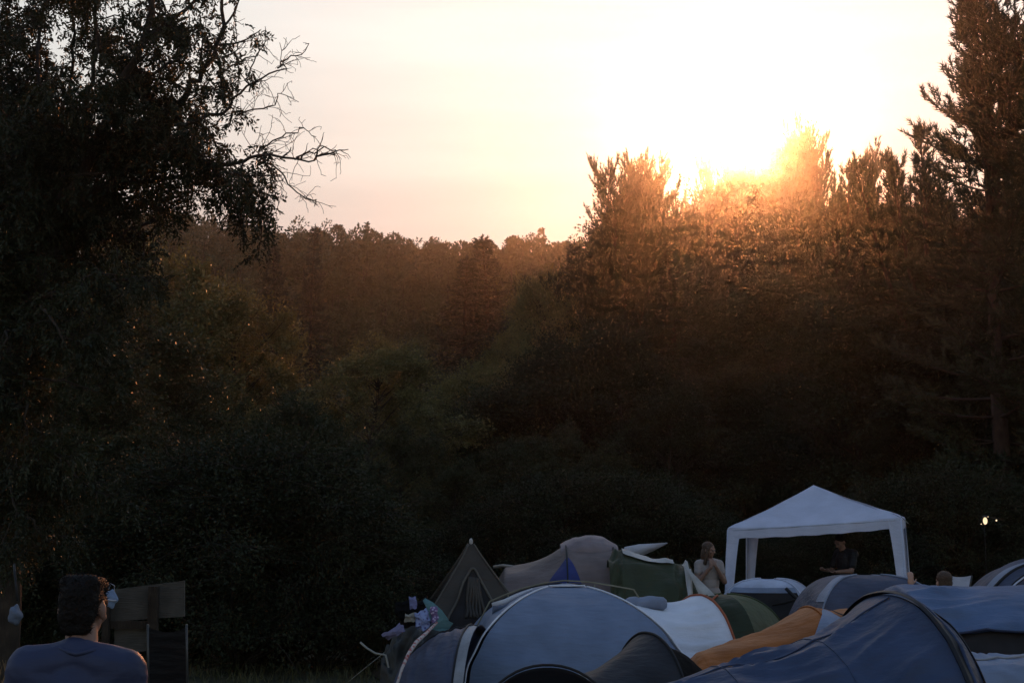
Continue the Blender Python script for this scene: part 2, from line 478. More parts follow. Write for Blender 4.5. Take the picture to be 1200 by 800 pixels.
# --- green dome
def tent_green_dome():
    D = 19.4
    cx = X(846, D)
    t = thing('dome_tent', (cx, D, 0), 'dark green dome tent with rust piping, below the white gazebo leg', 'tent', TG)
    d = Dome(cx, D, 1.05, 1.0, Z(696, D), yaw=-72, n=4, sag=.05, amp=.006, seed=31, bulge=.85)
    for k in range(4): sheet('fly_panel', d, k, k + 1, 0, .99, M['green'] if k in (3,) else M['green_light'], t, 30, 30)
    for k in (1, 2, 3): hoop('seam_piping', d, [(k, v) for v in np.linspace(0, .98, 26)], .011, M['green_light'], t)
    hoop('rust_piping', d, [(3.42, v) for v in np.linspace(0, .9, 26)], .016, M['rust'], t)


# --- orange tent with grey-blue door
def tent_orange():
    D = 15.6
    a = [(X(800, D - .6), D - .6, .45, .42, 2, -82), (X(818, D - .5), D - .5, .6, Z(764, D - .5), 2.1, -82), (X(945, D), D, .95, Z(711, D), 2.1, -80),
         (X(1005, D + .3), D + .3, .95, Z(712, D + .3), 2.1, -78), (X(1060, D + .5), D + .5, .6, .3, 2, -78)]
    L = Loft(a, sag=[0, .07, .03, 0], amp=.008, seed=41, folds=.025, nf=4)
    t = thing('tunnel_tent', (X(930, D), D, 0), 'orange tunnel tent with a grey-blue triangular door, behind the big blue tent', 'tent', TG)
    sheet('fly_sheet', L, 0, 4, 0, 1, M['orange'], t, 110, 60)
    def warp(q, b):
        return 2.18 + (q - .55) * 1.05 * (b ** .75) + .0 * b, .455 - .36 * b
    sheet('door_panel', L, 0, 1, 0, 1, M['grey_blue'], t, 18, 26, off=.02, warp=warp)
    def warp2(q, b):
        return 2.24 + .62 * b + (q - .5) * .34 * b, .45 - .16 * b
    sheet('door_gap_shade', L, 0, 1, 0, 1, M['dark_in'], t, 12, 20, off=.024, warp=warp2)  # dark patch painted for the shade in the door gap
    hoop('hoop_sleeve', L, arc_u(2.02), .012, M['orange'], t)


# --- charcoal tunnel tent
def tent_charcoal():
    D = 13.0
    a = [(X(610, D - .9), D - .9, .5, .2, 2, -80), (X(650, D - .7), D - .7, .6, .62, 2, -78), (X(758, D), D, .72, Z(742, D), 2.1, -64), (X(800, D + .2), D + .25, .66, .72, 2.1, -60), (X(822, D + .35), D + .4, .5, .1, 2, -60)]
    L = Loft(a, sag=[0, .09, .0, 0], amp=.008, seed=51, folds=.035, nf=3)
    t = thing('tunnel_tent', (X(720, D), D, 0), 'low charcoal tunnel tent in front of the slate blue dome', 'tent', TG)
    sheet('fly_sheet', L, 0, 2, 0, 1, M['charcoal'], t, 60, 100)
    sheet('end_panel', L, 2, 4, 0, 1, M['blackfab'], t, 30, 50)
    hoop('hoop_piping', L, arc_u(2.0), .013, M['black'], t)


# --- black tunnel tent, nearest, only its back shows
def tent_black():
    D = 8.6
    h = Z(780, D)
    a = [(X(640, D) - .05, D - .5, .35, .3, 2, 180), (X(641, D), D, .62, h, 2.1, 180), (X(648, D) + .05, D + 1.1, .55, h * .85, 2, 180), (X(652, D) + .05, D + 1.9, .4, .3, 2, 180)]
    L = Loft(a, sag=[0, .06, 0], amp=.006, seed=61)
    t = thing('tunnel_tent', (X(641, D), D + .5, 0), 'black tunnel tent, only its round back showing at the bottom edge', 'tent', TG)
    sheet('fly_sheet', L, 0, 3, 0, 1, M['blackfab'], t, 60, 50)
    hoop('hoop_piping', L, arc_u(1), .009, M['black'], t)
    cloth_strip('pale_flap', [P(677, 790, D + .4), P(684, 792.5, D + .4), P(690, 800, D + .4), P(693, 808, D + .4)], [.02, .05, .05, .04], (0, -1, .6), M['seam_grey'], t)


# --- big blue tunnel tent at the front
def tent_front_blue():
    D = 9.6
    a = [(X(470, D), D - .4, .5, .22, 2, -84), (X(640, D), D - .2, .8, .68, 2.0, -82), (X(840, D), D, .95, Z(781, D), 2.0, -78), (X(950, D), D + .05, 1.05, Z(750, D), 2.05, -76),
         (X(1046, D), D + .15, 1.18, Z(697, D + .15), 2.2, -76), (X(1076, D), D + .3, 1.13, Z(706, D + .3), 2.2, -75), (X(1128, D), D + .4, 1.0, .5, 2, -74), (X(1140, D), D + .45, .9, .05, 2, -74)]
    L = Loft(a, sag=[0, .03, .02, .03, .0, 0, 0], amp=.006, seed=71, folds=.060, nf=6)
    t = thing('tunnel_tent', (X(850, D), D, 0), 'big blue tunnel tent with slanting folds and a black end hoop', 'tent', TG)
    sheet('fly_sheet', L, 0, 3.99, 0, 1, M['blue'], t, 150, 130)
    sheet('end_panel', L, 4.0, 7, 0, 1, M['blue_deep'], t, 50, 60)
    sheet('hoop_sleeve', L, 3.97, 4.3, 0, 1, M['black'], t, 8, 70, off=.03)
    hoop('hoop_piping', L, arc_u(4.3), .014, M['blue'], t, off=.03)
    hoop('ridge_seam', L, line_v(.49, .2, 3.95, 60), .007, M['blue'], t, off=.008)
    for q in (2.0, 3.0): hoop('cross_seam', L, arc_u(q, .02, .98, 60), .003, M['blue'], t, off=.003)
    hoop('door_zip', L, [(4.75 + .25 * math.sin(PI * s), .06 + .36 * s) for s in np.linspace(0, 1, 30)], .006, M['black'], t, off=.006)


# --- blue tunnel tent to the right
def tent_right_blue():
    D = 13.4
    a = [(X(1015, D), D + .3, .9, .9, 2.1, -90), (X(1048, D), D, 1.15, Z(686.5, D - .1), 2.3, -90), (X(1150, D), D, 1.2, Z(686, D), 2.3, -90), (X(1290, D), D, 1.2, Z(685, D), 2.3, -90), (X(1400, D), D, .9, .5, 2.2, -90)]
    L = Loft(a, sag=[0, .008, .012, 0], amp=.007, seed=81, folds=.090, nf=6)
    t = thing('tunnel_tent', (X(1180, D), D, 0), 'blue tunnel tent with a flat ridge and a dark sheet for the shade under its hem', 'tent', TG)
    sheet('fly_sheet', L, 0, 4, .25, 1, M['blue_right'], t, 110, 90)
    sheet('hem_shade', L, 0, 4, 0, .26, M['dark_in'], t, 70, 20, off=-.06)  # inset dark sheet painted for the shade below the hem
    hoop('hem', L, line_v(.25, .3, 3.9, 60), .012, M['blue_deep'], t, off=0)


# --- pale grey-blue tent in the bottom right corner
def tent_corner():
    D = 10.9
    a = [(X(1085, D), D + .1, .5, .3, 2.1, -90), (X(1112, D), D, .75, Z(768, D), 2.6, -90), (X(1210, D), D, .85, Z(765, D), 2.6, -90), (X(1360, D), D, .8, Z(768, D), 2.4, -90), (X(1420, D), D, .5, .2, 2.2, -90)]
    L = Loft(a, sag=[0, .02, .03, 0], amp=.012, seed=91, folds=.06, nf=4)
    t = thing('low_tent', (X(1200, D), D, 0), 'low pale grey-blue tent in the bottom right corner', 'tent', TG)
    sheet('fly_sheet', L, 0, 4, 0, 1, M['grey_blue'], t, 90, 80)
    hoop('ridge_piping', L, line_v(.5, .3, 3.8, 50), .009, M['seam_grey'], t)


# --- small white dome beneath the gazebo
def tent_white_dome():
    D = 22.9
    cx = X(898, D)
    t = thing('dome_tent', (cx, D, 0), 'small white dome tent with a dark porch, beneath the gazebo', 'tent', TG)
    d = Dome(cx, D, 1.12, 1.0, Z(678, D), yaw=-62, n=4, sag=.06, amp=.004, seed=101, bulge=.6)
    for k in range(4): sheet('fly_panel', d, k, k + 1, 0, .99, M['sky_white'], t, 30, 26)
    sheet('porch_shade', d, 3.05, 3.97, 0, .63, M['dark_in'], t, 24, 16, off=.02)  # dark sheet on the dome stands for shade inside the porch
    sheet('door_flap', d, 3.05, 3.97, .60, .68, M['grey_blue'], t, 24, 8, off=.03)
    for k in range(4): hoop('seam_piping', d, [(k, v) for v in np.linspace(0, .97, 24)], .012, M['sky_white'], t)
    q = [P(921, 689, D - .75), P(927, 695, D - .8), P(934, 702, D - .85)]
    mk('door_strap', *tube(q, .028, 6), M['black'], t)
    cloth_strip('rain_skirt', [P(905, 709, D - 1.0), P(920, 706, D - .95), P(940, 700, D - .9)], [.03, .05, .03], (0, -.8, 1), M['dark_in'], t)


# --- dark blue dome in front of the gazebo
def tent_navy_dome():
    D = 18.2
    cx = X(1012, D)
    t = thing('dome_tent', (cx, D, 0), 'dark blue dome tent with a lighter right flank, in front of the gazebo', 'tent', TG)
    d = Dome(cx, D, 1.28, 1.2, Z(673, D), yaw=-132, n=4, sag=.07, amp=.006, seed=111, bulge=.58)
    cols = ('navy', 'grey_blue', 'navy', 'navy')
    for k in range(4): sheet('fly_panel', d, k, k + 1, 0, .99, M[cols[k]], t, 34, 30)
    for k in (0, 1): hoop('ridge_piping', d, [(k, v) for v in np.linspace(0, .97, 26)], .012, M['grey_blue'], t)
    sheet('roof_panel', d, -.22, .0, .55, .88, M['grey_blue'], t, 12, 16, off=.02)
    c = d(np.array([0.03]), np.array([.40]), .03)[0]
    mk('vent_hole', *ellipsoid(c, (.09, .05, .10)), M['black'], t)
    sheet('porch_panel', d, 3.2, 3.98, 0, .38, M['seam_grey'], t, 20, 14, off=.015)


# --- dome at the right edge behind
def tent_right_dome():
    D = 19.6
    cx = X(1212, D)
    a = [(cx, D - .7, 1.02, Z(666, D - .7), 2.0, 180), (cx - .02, D - .45, 1.13, Z(658, D - .45), 2.0, 180), (cx, D, 1.18, Z(653, D), 2.0, 180), (cx, D + .8, 1.05, Z(662, D + .8), 2, 180), (cx, D + 1.5, .6, .3, 2, 180)]
    L = Loft(a, sag=[0, 0, .05, 0], amp=.005, seed=121)
    t = thing('hoop_tent', (cx, D, 0), 'blue hoop tent with pale arched bands, cut by the right edge', 'tent', TG)
    sheet('front_band', L, 0, .08, 0, 1, M['sky_white'], t, 4, 50, off=.01)
    sheet('porch_lining', L, .05, .95, 0, 1, M['navy'], t, 12, 50)
    sheet('outer_band', L, .95, 1.35, 0, 1, M['grey_blue'], t, 8, 50, off=.012)
    sheet('fly_sheet', L, 1.3, 4, 0, 1, M['navy'], t, 40, 50)
    hoop('hoop_piping', L, arc_u(.93), .022, M['black'], t); hoop('hoop_piping', L, arc_u(.1), .014, M['black'], t, off=.014)
    tt = np.linspace(0, PI, 30)
    V = [(cx, D - .68, 0)] + [(cx - 1.0 * math.cos(q), D - .68, (Z(666, D - .7) - .02) * math.sin(q)) for q in tt]
    mk('door_panel', V, [(0, i, i + 1) for i in range(1, 30)], M['navy'], t)
    hoop('door_piping', L, arc_u(.0), .012, M['sky_white'], t)


for fn in (tent_pointed, tent_taupe, tent_green_tarp, tent_slate, tent_green_dome, tent_orange, tent_charcoal, tent_black, tent_front_blue,
           tent_right_blue, tent_corner, tent_white_dome, tent_navy_dome, tent_right_dome): fn()


# ------------------------------------------------------------------ gazebo
def gazebo():
    M['gaz'] = fabric('gazebo_white', (.60, .62, .74), var=.10, bump=.4, trans=.2)
    yaw = math.radians(15); w = np.array([math.cos(yaw), -math.sin(yaw), 0]); d = np.array([math.sin(yaw), math.cos(yaw), 0])
    FL = P(853, 617.5, 24.2); FR = P(1055.5, 604.5, 23.4)
    w = FR - FL; side = np.linalg.norm(w[:2]); wn = np.array([w[0], w[1], 0]) / side
    d = np.array([-wn[1], wn[0], 0]) * side
    BL = FL + d * .97 + np.array([0, 0, .03]); BR = FR + d * .97 + np.array([0, 0, .02])
    cor = [FL, FR, BR, BL]
    apex = (FL + FR + BL + BR) / 4; apex = P(953.5, 568, apex[1])
    t = thing('gazebo', (apex[0], apex[1], 0), 'white party gazebo with a peaked roof on draped legs, in front of the dark pines', 'gazebo')
    V = []; Fc = []; n = 15
    V = []
    for s in range(4):
        A, B = cor[s], cor[(s + 1) % 4]
        base = len(V)
        for i in range(n):
            r = i / (n - 1)
            for j in range(n):
                q = j / (n - 1); e = A * (1 - q) + B * q
                e = e - np.array([0, 0, .05]) * (4 * q * (1 - q)) * .6
                p = apex * (1 - r) + e * r
                p = p - np.array([0, 0, 1]) * (.012 * math.sin(9 * q + 5 * r + s) * math.sin(14 * r + 6 * q) * r + .09 * math.sin(PI * r) * (.35 + .65 * 4 * q * (1 - q)) - .012 * math.sin(11 * q + s) * r * math.sin(PI * r))
                if r > .93: p = p - np.array([0, 0, .02])
                V.append(p)
        for i in range(n - 1):
            for j in range(n - 1):
                a = base + i * n + j; Fc.append((a, a + n, a + n + 1, a + 1))
    mk('roof', V, Fc, M['gaz'], t)
    for s in range(4):      # valance on each side
        A, B = cor[s], cor[(s + 1) % 4]; A = A - [0, 0, .015]; B = B - [0, 0, .015]
        out = nrm(np.cross((B - A), [0, 0, 1])); m = 40; V = []
        for i in range(m):
            q = i / (m - 1)
            p = A * (1 - q) + B * q - np.array([0, 0, .03]) * (4 * q * (1 - q))
            wv = .010 * math.sin(q * 31 + s) * math.sin(PI * q)
            V += [p + out * .004, p + out * (.012 + wv) - np.array([0, 0, .09]), p + out * (.004 + 1.6 * wv) - np.array([0, 0, .175 + .006 * math.sin(q * 40)])]
        mk('valance', V, [(3 * i + k, 3 * i + 3 + k, 3 * i + 4 + k, 3 * i + 1 + k) for i in range(m - 1) for k in range(2)], M['gaz'], t)
    for s in range(4):
        c = cor[s]; nx = cor[(s + 1) % 4]; pv = cor[(s - 1) % 4]
        lean = (c - apex) * np.array([1, 1, 0]); lean = lean / np.linalg.norm(lean) * .13
        foot = np.array([c[0], c[1], 0]) + lean
        lg = mk('leg', *tube([foot, c - [0, 0, .04]], .016, 8), M['sky_white'], t)
        for e in (nx, pv):
            dr = (e - c) * np.array([1, 1, 0]); dr = dr / np.linalg.norm(dr)
            out = (c - apex) * np.array([1, 1, 0]); out = out / np.linalg.norm(out) * .012
            V = []; m = 16
            for i in range(m):
                q = i / (m - 1)
                b = c * (1 - q) + foot * q + out - np.array([0, 0, .05 * (1 - q)])
                wd = .15 * (1 - q) ** 1.2 + .075
                for k in range(5): V.append(b + dr * wd * k / 4 + out * (1.2 * math.sin(k * 1.7 + q * 6)))
            mk('leg_drape', V, [(5 * i + k, 5 * i + 5 + k, 5 * i + 6 + k, 5 * i + 1 + k) for i in range(m - 1) for k in range(4)], M['gaz'], lg)
    mb = MB()
    for s in range(4): mb.tube([cor[s] - [0, 0, .06], cor[(s + 1) % 4] - [0, 0, .06]], .014, 6); mb.tube([cor[s] - [0, 0, .05], apex - [0, 0, .06]], .014, 6)
    mb.build('roof_frame', M['sky_white'], t)
    mk('corner_cord', *tube([FR + [0, 0, 0], FR + np.array([.12, 0, -.12])], .006, 5), M['cord'], t)
gazebo()

# ------------------------------------------------------------------ people
def bake_blob(name, shapes, voxel, smooth, mat, parent, loc=None):
    """overlapping closed shapes fused into one continuous skin"""
    mb = MB()
    for V, Fc in shapes: mb.add(V, Fc)
    tmp = mk('tmp', np.concatenate(mb.V), mb.F, None)
    r = tmp.modifiers.new('r', 'REMESH'); r.mode = 'VOXEL'; r.voxel_size = voxel; r.use_smooth_shade = True
    if smooth:
        s = tmp.modifiers.new('s', 'SMOOTH'); s.iterations = smooth; s.factor = .5
    dg = bpy.context.evaluated_depsgraph_get(); dg.update()
    me = bpy.data.meshes.new_from_object(tmp.evaluated_get(dg))
    n = len(me.vertices); co = np.empty(n * 3, np.float32); me.vertices.foreach_get('co', co)
    old = tmp.data; bpy.data.objects.remove(tmp); bpy.data.meshes.remove(old)
    me.name = name
    if parent is not None:
        me.vertices.foreach_set('co', (co.reshape(-1, 3) - np.array(parent.location, dtype=np.float32)).astype(np.float32).ravel())
    me.polygons.foreach_set('use_smooth', np.ones(len(me.polygons), bool))
    me.materials.clear(); me.materials.append(mat); me.update()
    o = bpy.data.objects.new(name, me); C.objects.link(o)
    if parent is not None: o.parent = parent
    return o


def hand_shapes(wr, d, palm_n, size=1.0, curl=.5):
    """palm, four fingers of unequal length and a thumb; d = pointing direction, palm_n = palm normal"""
    d = nrm(np.array(d, float)); n = np.array(palm_n, float); n = nrm(n - d * np.dot(n, d)); s = np.cross(d, n)
    out = []
    R_ = np.stack([s, d, n], 1)
    pc = wr + d * .050 * size
    out.append(ellipsoid(pc, np.array([.042, .056, .017]) * size, R_, 12, 8))
    out.append(capsule(wr - d * .02, wr + d * .03, .026 * size, .028 * size, 10))
    for k, (off, L) in enumerate(((-.030, .066), (-.010, .076), (.010, .071), (.028, .055))):
        p = pc + d * .042 * size + s * off * size; dirk = d; r = .0092 * size
        for seg, f in enumerate((.45, .33, .25)):
            a = curl * (.5 + .6 * seg)
            dirk2 = nrm(d * math.cos(a) + n * math.sin(a))
            q = p + dirk2 * L * f * size
            out.append(capsule(p, q, r, r * .92, 8)); p = q; r *= .92
    p = wr + d * .022 * size - s * .030 * size
    for f, a in ((.040, .9), (.030, .5)):
        dk = nrm(d * math.cos(a) - s * math.sin(a) + n * .35)
        q = p + dk * f * size; out.append(capsule(p, q, .0115 * size, .0095 * size, 8)); p = q
    return out


def head_shapes(c, f, up, k=1.0):
    """skull, jaw, nose, lips, ears, eye sockets; c = head centre, f = facing, up"""
    f = nrm(np.array(f, float)); up = np.array(up, float); up = nrm(up - f * np.dot(up, f)); s = np.cross(f, up)
    R_ = np.stack([s, f, up], 1)
    at = lambda x, y, z: c + (R_ @ (np.array((x, y, z)) * k))
    o = [ellipsoid(at(0, -.008, .030), np.array([.076, .095, .088]) * k, R_, 18, 12),
         ellipsoid(at(0, .022, -.035), np.array([.062, .068, .078]) * k, R_, 16, 10),
         ellipsoid(at(0, .062, -.086), np.array([.028, .022, .022]) * k, R_, 10, 8),
         capsule(at(0, .088, .012), at(0, .108, -.024), .009 * k, .014 * k, 8),
         ellipsoid(at(0, .082, -.056), np.array([.026, .011, .010]) * k, R_, 10, 8),
         capsule(at(-.05, .072, .026), at(.05, .072, .026), .014 * k, .014 * k, 8)]
    for sg in (-1, 1):
        o.append(ellipsoid(at(sg * .078, -.010, -.008), np.array([.011, .020, .033]) * k, R_, 10, 8))
        o.append(ellipsoid(at(sg * .045, .060, -.022), np.array([.026, .026, .022]) * k, R_, 10, 8))
    return o, at, R_


def person(label, base, yaw, h, pose, cloth, skin, hair, cat='person', group=None, voxel=.010):
    """pose: dict of joints in body coordinates (x right, y forward, z up), metres for a 1.75 m figure"""
    k = h / 1.75
    t = thing('person', base, label, cat, group)
    Rz = rotz(yaw); b = np.array(base, float)
    J = {n: b + Rz @ (np.array(v) * k) for n, v in pose.items() if n not in ('face', 'up', 'palm', 'curl')}
    fv = Rz @ np.array(pose.get('face', (0, 1, 0))); upv = Rz @ np.array(pose.get('up', (0, 0, 1)))
    body = []
    ch, pe, nk, hd = J['chest'], J['pelvis'], J['neck'], J['head']
    sp = nrm(ch - pe); sd = nrm(J['sh_r'] - J['sh_l']); fw = np.cross(sp, sd) * -1
    RT = np.stack([sd, np.cross(sp, sd), sp], 1)
    def torso(g):
        o = [ellipsoid(ch + sp * .01 * k, np.array([.165 + g, .108 + g, .185 + g]) * k, RT, 20, 14),
             ellipsoid((ch + pe) / 2, np.array([.142 + g, .098 + g, .20 + g]) * k, RT, 20, 14),
             ellipsoid(pe, np.array([.168 + g, .115 + g, .135 + g]) * k, RT, 20, 14)]
        for sh in ('sh_l', 'sh_r'):
            o.append(capsule(J[sh] - sp * .012 * k, nk - sp * .055 * k, (.062 + g) * k, (.060 + g) * k, 14))
            o.append(capsule(J[sh] - sp * .02 * k, ch, (.066 + g) * k, (.09 + g) * k, 14))
        return o
    body += torso(0)
    body.append(capsule(nk - sp * .06 * k, hd - np.array([0, 0, .05]) * k, .062 * k, .055 * k, 14))
    hs, at, RH = head_shapes(hd, fv, upv, k)
    body += hs
    for s in 'lr':
        body += [capsule(J['sh_' + s], J['el_' + s], .052 * k, .040 * k), capsule(J['el_' + s], J['wr_' + s], .041 * k, .027 * k)]
        d = J.get('hd_' + s); d = (d - J['wr_' + s]) if d is not None else (J['wr_' + s] - J['el_' + s])
        body += hand_shapes(J['wr_' + s], d, Rz @ np.array(pose.get('palm', (0, 1, .2))), k, pose.get('curl', .5))
        body += [capsule(J['hip_' + s], J['kn_' + s], .085 * k, .056 * k), capsule(J['kn_' + s], J['an_' + s], .056 * k, .036 * k)]
        ft = nrm((Rz @ np.array((0, 1, 0)))); a = J['an_' + s]
        body += [capsule(a + np.array([0, 0, -.035]) * k - ft * .03 * k, a + np.array([0, 0, -.05]) * k + ft * .15 * k, .042 * k, .030 * k)]
    bake_blob('body', body, voxel, 3, skin, t)
    # shirt with half sleeves
    g = .016
    sh = torso(g)
    fr = cloth.get('sleeve', .62)
    for s in 'lr':
        a, e, w = J['sh_' + s], J['el_' + s], J['wr_' + s]
        if fr <= 1: sh.append(capsule(a, a + (e - a) * fr, (.064 + .006) * k, .066 * k, 14))
        else:
            sh.append(capsule(a, e, .068 * k, .056 * k, 14)); sh.append(capsule(e, e + (w - e) * (fr - 1), .056 * k, .042 * k, 14))
    shirt = bake_blob('shirt', sh, voxel, 2, cloth['shirt'], t)
    # creases
    if cloth.get('crease'):
        me = shirt.data; n = len(me.vertices); co = np.empty(n * 3, np.float32); me.vertices.foreach_get('co', co); no = np.empty(n * 3, np.float32); me.vertices.foreach_get('normal', no)
        co = co.reshape(-1, 3); no = no.reshape(-1, 3)
        wv = (np.sin(co[:, 2] * 34 + 9 * co[:, 0] + 2 * np.sin(co[:, 0] * 17)) + np.sin(co[:, 0] * 41 - co[:, 2] * 20 + 1.5 * np.sin(co[:, 2] * 13))) * .0028
        me.vertices.foreach_set('co', (co + no * wv[:, None]).astype(np.float32).ravel()); me.update()
    # collar ring
    cc = nk - sp * .030 * k + fw * 0
    ang = np.linspace(0, 2 * PI, 33)
    RC = np.stack([sd, nrm(np.cross(sp, sd)), sp], 1)
    ring = [cc + RC @ (np.array([.082 * math.cos(q), .074 * math.sin(q), .020 * abs(math.cos(q)) - .008]) * k) for q in ang]
    if cloth.get('collar', True): mk('collar', *tube(ring, .010 * k, 6, False), cloth['shirt'], t)
    tr = [ellipsoid(pe - sp * .02 * k, np.array([.182, .130, .13]) * k, RT, 20, 14)]
    for s in 'lr':
        tr += [capsule(J['hip_' + s], J['kn_' + s], .104 * k, .074 * k), capsule(J['kn_' + s], J['an_' + s] + np.array([0, 0, .02]), .074 * k, .058 * k)]
    bake_blob('trousers', tr, voxel * 1.2, 2, cloth['trousers'], t)
    so = []
    for s in 'lr':
        a = J['an_' + s]; ft = nrm(Rz @ np.array((0, 1, 0)))
        so.append(capsule(a + np.array([0, 0, -.03]) * k - ft * .035 * k, a + np.array([0, 0, -.045]) * k + ft * .17 * k, .050 * k, .038 * k))
        so.append(capsule(a, a + np.array([0, 0, -.03]), .05 * k, .05 * k))
    bake_blob('shoes', so, voxel, 1, M['black'], t)
    # hair
    hb = []
    if hair[0] == 'flat':        # short, thick, square on top
        hb += [ellipsoid(at(0, -.022, .045), np.array([.078, .096, .080]) * k, RH, 18, 12), ellipsoid(at(0, -.050, .005), np.array([.072, .062, .080]) * k, RH, 16, 12)]
        for z in (.03, .088):
            for (xa, ya, xb, yb) in ((-.042, -.055, -.042, .045), (.042, -.055, .042, .045), (-.042, -.055, .042, -.055), (-.042, .045, .042, .045), (0, -.06, 0, .05)):
                hb.append(capsule(at(xa, ya, z), at(xb, yb, z), .034 * k, .034 * k, 12))
        hb.append(capsule(at(-.030, -.062, -.068), at(.030, -.062, -.068), .028 * k, .028 * k, 12))
        hb.append(capsule(at(-.036, -.066, -.030), at(.036, -.066, -.030), .034 * k, .034 * k, 12))
    elif hair[0] == 'short':
        hb += [ellipsoid(at(0, -.020, .048), np.array([.085, .098, .082]) * k, RH, 18, 12), ellipsoid(at(0, -.045, .0), np.array([.079, .068, .075]) * k, RH, 16, 12)]
    else:                        # long
        hb += [ellipsoid(at(0, -.022, .046), np.array([.088, .100, .084]) * k, RH, 18, 12), ellipsoid(at(0, -.052, -.06), np.array([.092, .064, .15]) * k, RH, 16, 12),
               ellipsoid(at(0, -.060, -.18), np.array([.085, .046, .13]) * k, RH, 16, 12)]
        for sg in (-1, 1): hb.append(capsule(at(sg * .076, .022, .03), at(sg * .092, .01, -.20), .022 * k, .030 * k, 10))
    ho = bake_blob('hair', hb, voxel * .8, 9, hair[1], t)
    # loose strands that break the outline
    r = rng_(int(abs(base[0]) * 100) + 7); me = ho.data; n = len(me.vertices); co = np.empty(n * 3, np.float32); me.vertices.foreach_get('co', co); no = np.empty(n * 3, np.float32); me.vertices.foreach_get('normal', no)
    co = co.reshape(-1, 3); no = no.reshape(-1, 3)
    m = 1500; ix = r.integers(0, n, m); down = np.array([0, 0, -1.])
    dr = nrm(no[ix] * .45 + r.normal(0, .35, (m, 3)) + (down * .5 if hair[0] == 'long' else np.array([0, 0, .25])))
    Ls = r.uniform(.006, .018, m)[:, None]; pb = co[ix] + np.array(t.location)
    sw = nrm(np.cross(dr, r.normal(0, 1, (m, 3)))) * .0016
    V = np.stack([pb - sw, pb + sw, pb + dr * Ls], 1).reshape(-1, 3)
    mk('hair_strands', V, np.arange(m * 3).reshape(-1, 3), hair[1], ho)
    for sg in (-1, 1): mk('eye', *ellipsoid(at(sg * .031, .083, .008), .0125 * k), M['eye'], t)
    return t


M['eye'] = mat_basic('eye', (.10, .09, .08), rough=.2)
M['hair_dark'] = mat_basic('dark_hair', (.008, .006, .005), rough=.7, spec=.15, bump=.6, bscale=60)
M['hair_brown'] = mat_basic('brown_hair', (.075, .045, .028), rough=.5, bump=.6, bscale=60)
M['tee_blue'] = fabric('blue_tee', (.036, .044, .088), trans=.03, bump=.3); M['tee_black'] = fabric('black_tee', (.014, .014, .016), trans=.02)
M['tee_pale'] = fabric('pale_top', (.33, .28, .26), trans=.05); M['jeans'] = fabric('dark_jeans', (.03, .035, .06), trans=.02)
M['tee_dark'] = fabric('dark_hoodie', (.010, .010, .012), trans=.02)

STAND = dict(pelvis=(0, 0, .95), chest=(0, .01, 1.26), neck=(0, -.01, 1.49), head=(0, .03, 1.615),
             sh_l=(-.185, -.005, 1.41), sh_r=(.185, -.005, 1.41), el_l=(-.225, -.03, 1.12), el_r=(.225, -.03, 1.12), wr_l=(-.23, .06, .88), wr_r=(.23, .06, .88),
             hip_l=(-.09, 0, .92), hip_r=(.09, 0, .92), kn_l=(-.10, .03, .50), kn_r=(.10, .03, .50), an_l=(-.11, -.02, .085), an_r=(.11, -.02, .085), palm=(0, 0, 1))
SIT = dict(pelvis=(0, 0, .52), chest=(0, .03, .84), neck=(0, .03, 1.07), head=(0, .06, 1.195),
           sh_l=(-.185, .03, .99), sh_r=(.185, .03, .99), el_l=(-.235, .05, .72), el_r=(.235, .05, .72), wr_l=(-.14, .28, .66), wr_r=(.14, .28, .66),
           hip_l=(-.09, .04, .52), hip_r=(.09, .04, .52), kn_l=(-.12, .44, .53), kn_r=(.12, .44, .53), an_l=(-.12, .46, .085), an_r=(.12, .46, .085))

# man at the front left, seen from behind
D = 5.3
x = X(97, D)
p = dict(STAND); p.update(head=(.0, .055, 1.600), face=(.10, .96, -.12), neck=(.01, .0, 1.49), sh_l=(-.172, -.01, 1.412), sh_r=(.172, -.01, 1.398), el_l=(-.222, -.02, 1.12), el_r=(.222, -.03, 1.10), wr_l=(-.22, .17, .93), wr_r=(.22, .17, .93))
person('person in a blue T-shirt with short dark hair, seen from behind at bottom left', (x, D, 0), math.radians(4), 1.79, p,
       dict(shirt=M['tee_blue'], trousers=M['jeans'], sleeve=.7, crease=True), M['skin_dark'], ('flat', M['hair_dark']), voxel=.008)

# woman with her hands at her chin
D = 21.6
w = dict(STAND); w.update(face=(-.62, .75, -.16), head=(.015, .04, 1.612), sh_l=(-.165, 0, 1.40), sh_r=(.165, 0, 1.40), el_l=(-.20, .13, 1.13), el_r=(.24, .10, 1.12), wr_l=(-.02, .20, 1.38), wr_r=(.05, .20, 1.37),
                         hd_l=(.03, .16, 1.48), hd_r=(.04, .17, 1.48), palm=(.2, -1, 0), curl=1.1)
person('long-haired person in a pale top with both hands at the chin, beside the gazebo', (X(830, D), D, 0), math.radians(195), 1.70, w,
       dict(shirt=M['tee_pale'], trousers=M['jeans'], sleeve=.45), M['skin_dark'], ('long', M['hair_brown']))

# man under the gazebo
D = 24.3
g = dict(STAND); g.update(head=(.0, .10, 1.585), face=(0, .86, -.5), neck=(0, .03, 1.48), chest=(0, .02, 1.26), el_l=(-.24, .10, 1.13), el_r=(.25, .08, 1.13), wr_l=(-.15, .33, 1.12), wr_r=(.12, .34, 1.14), palm=(0, .3, 1), curl=.8)
person('person in dark clothes looking down under the white gazebo', (X(990, D), D, 0), math.radians(118), 1.82, g,
       dict(shirt=M['tee_black'], trousers=M['jeans'], sleeve=.7), M['skin_dark'], ('short', M['hair_dark']))

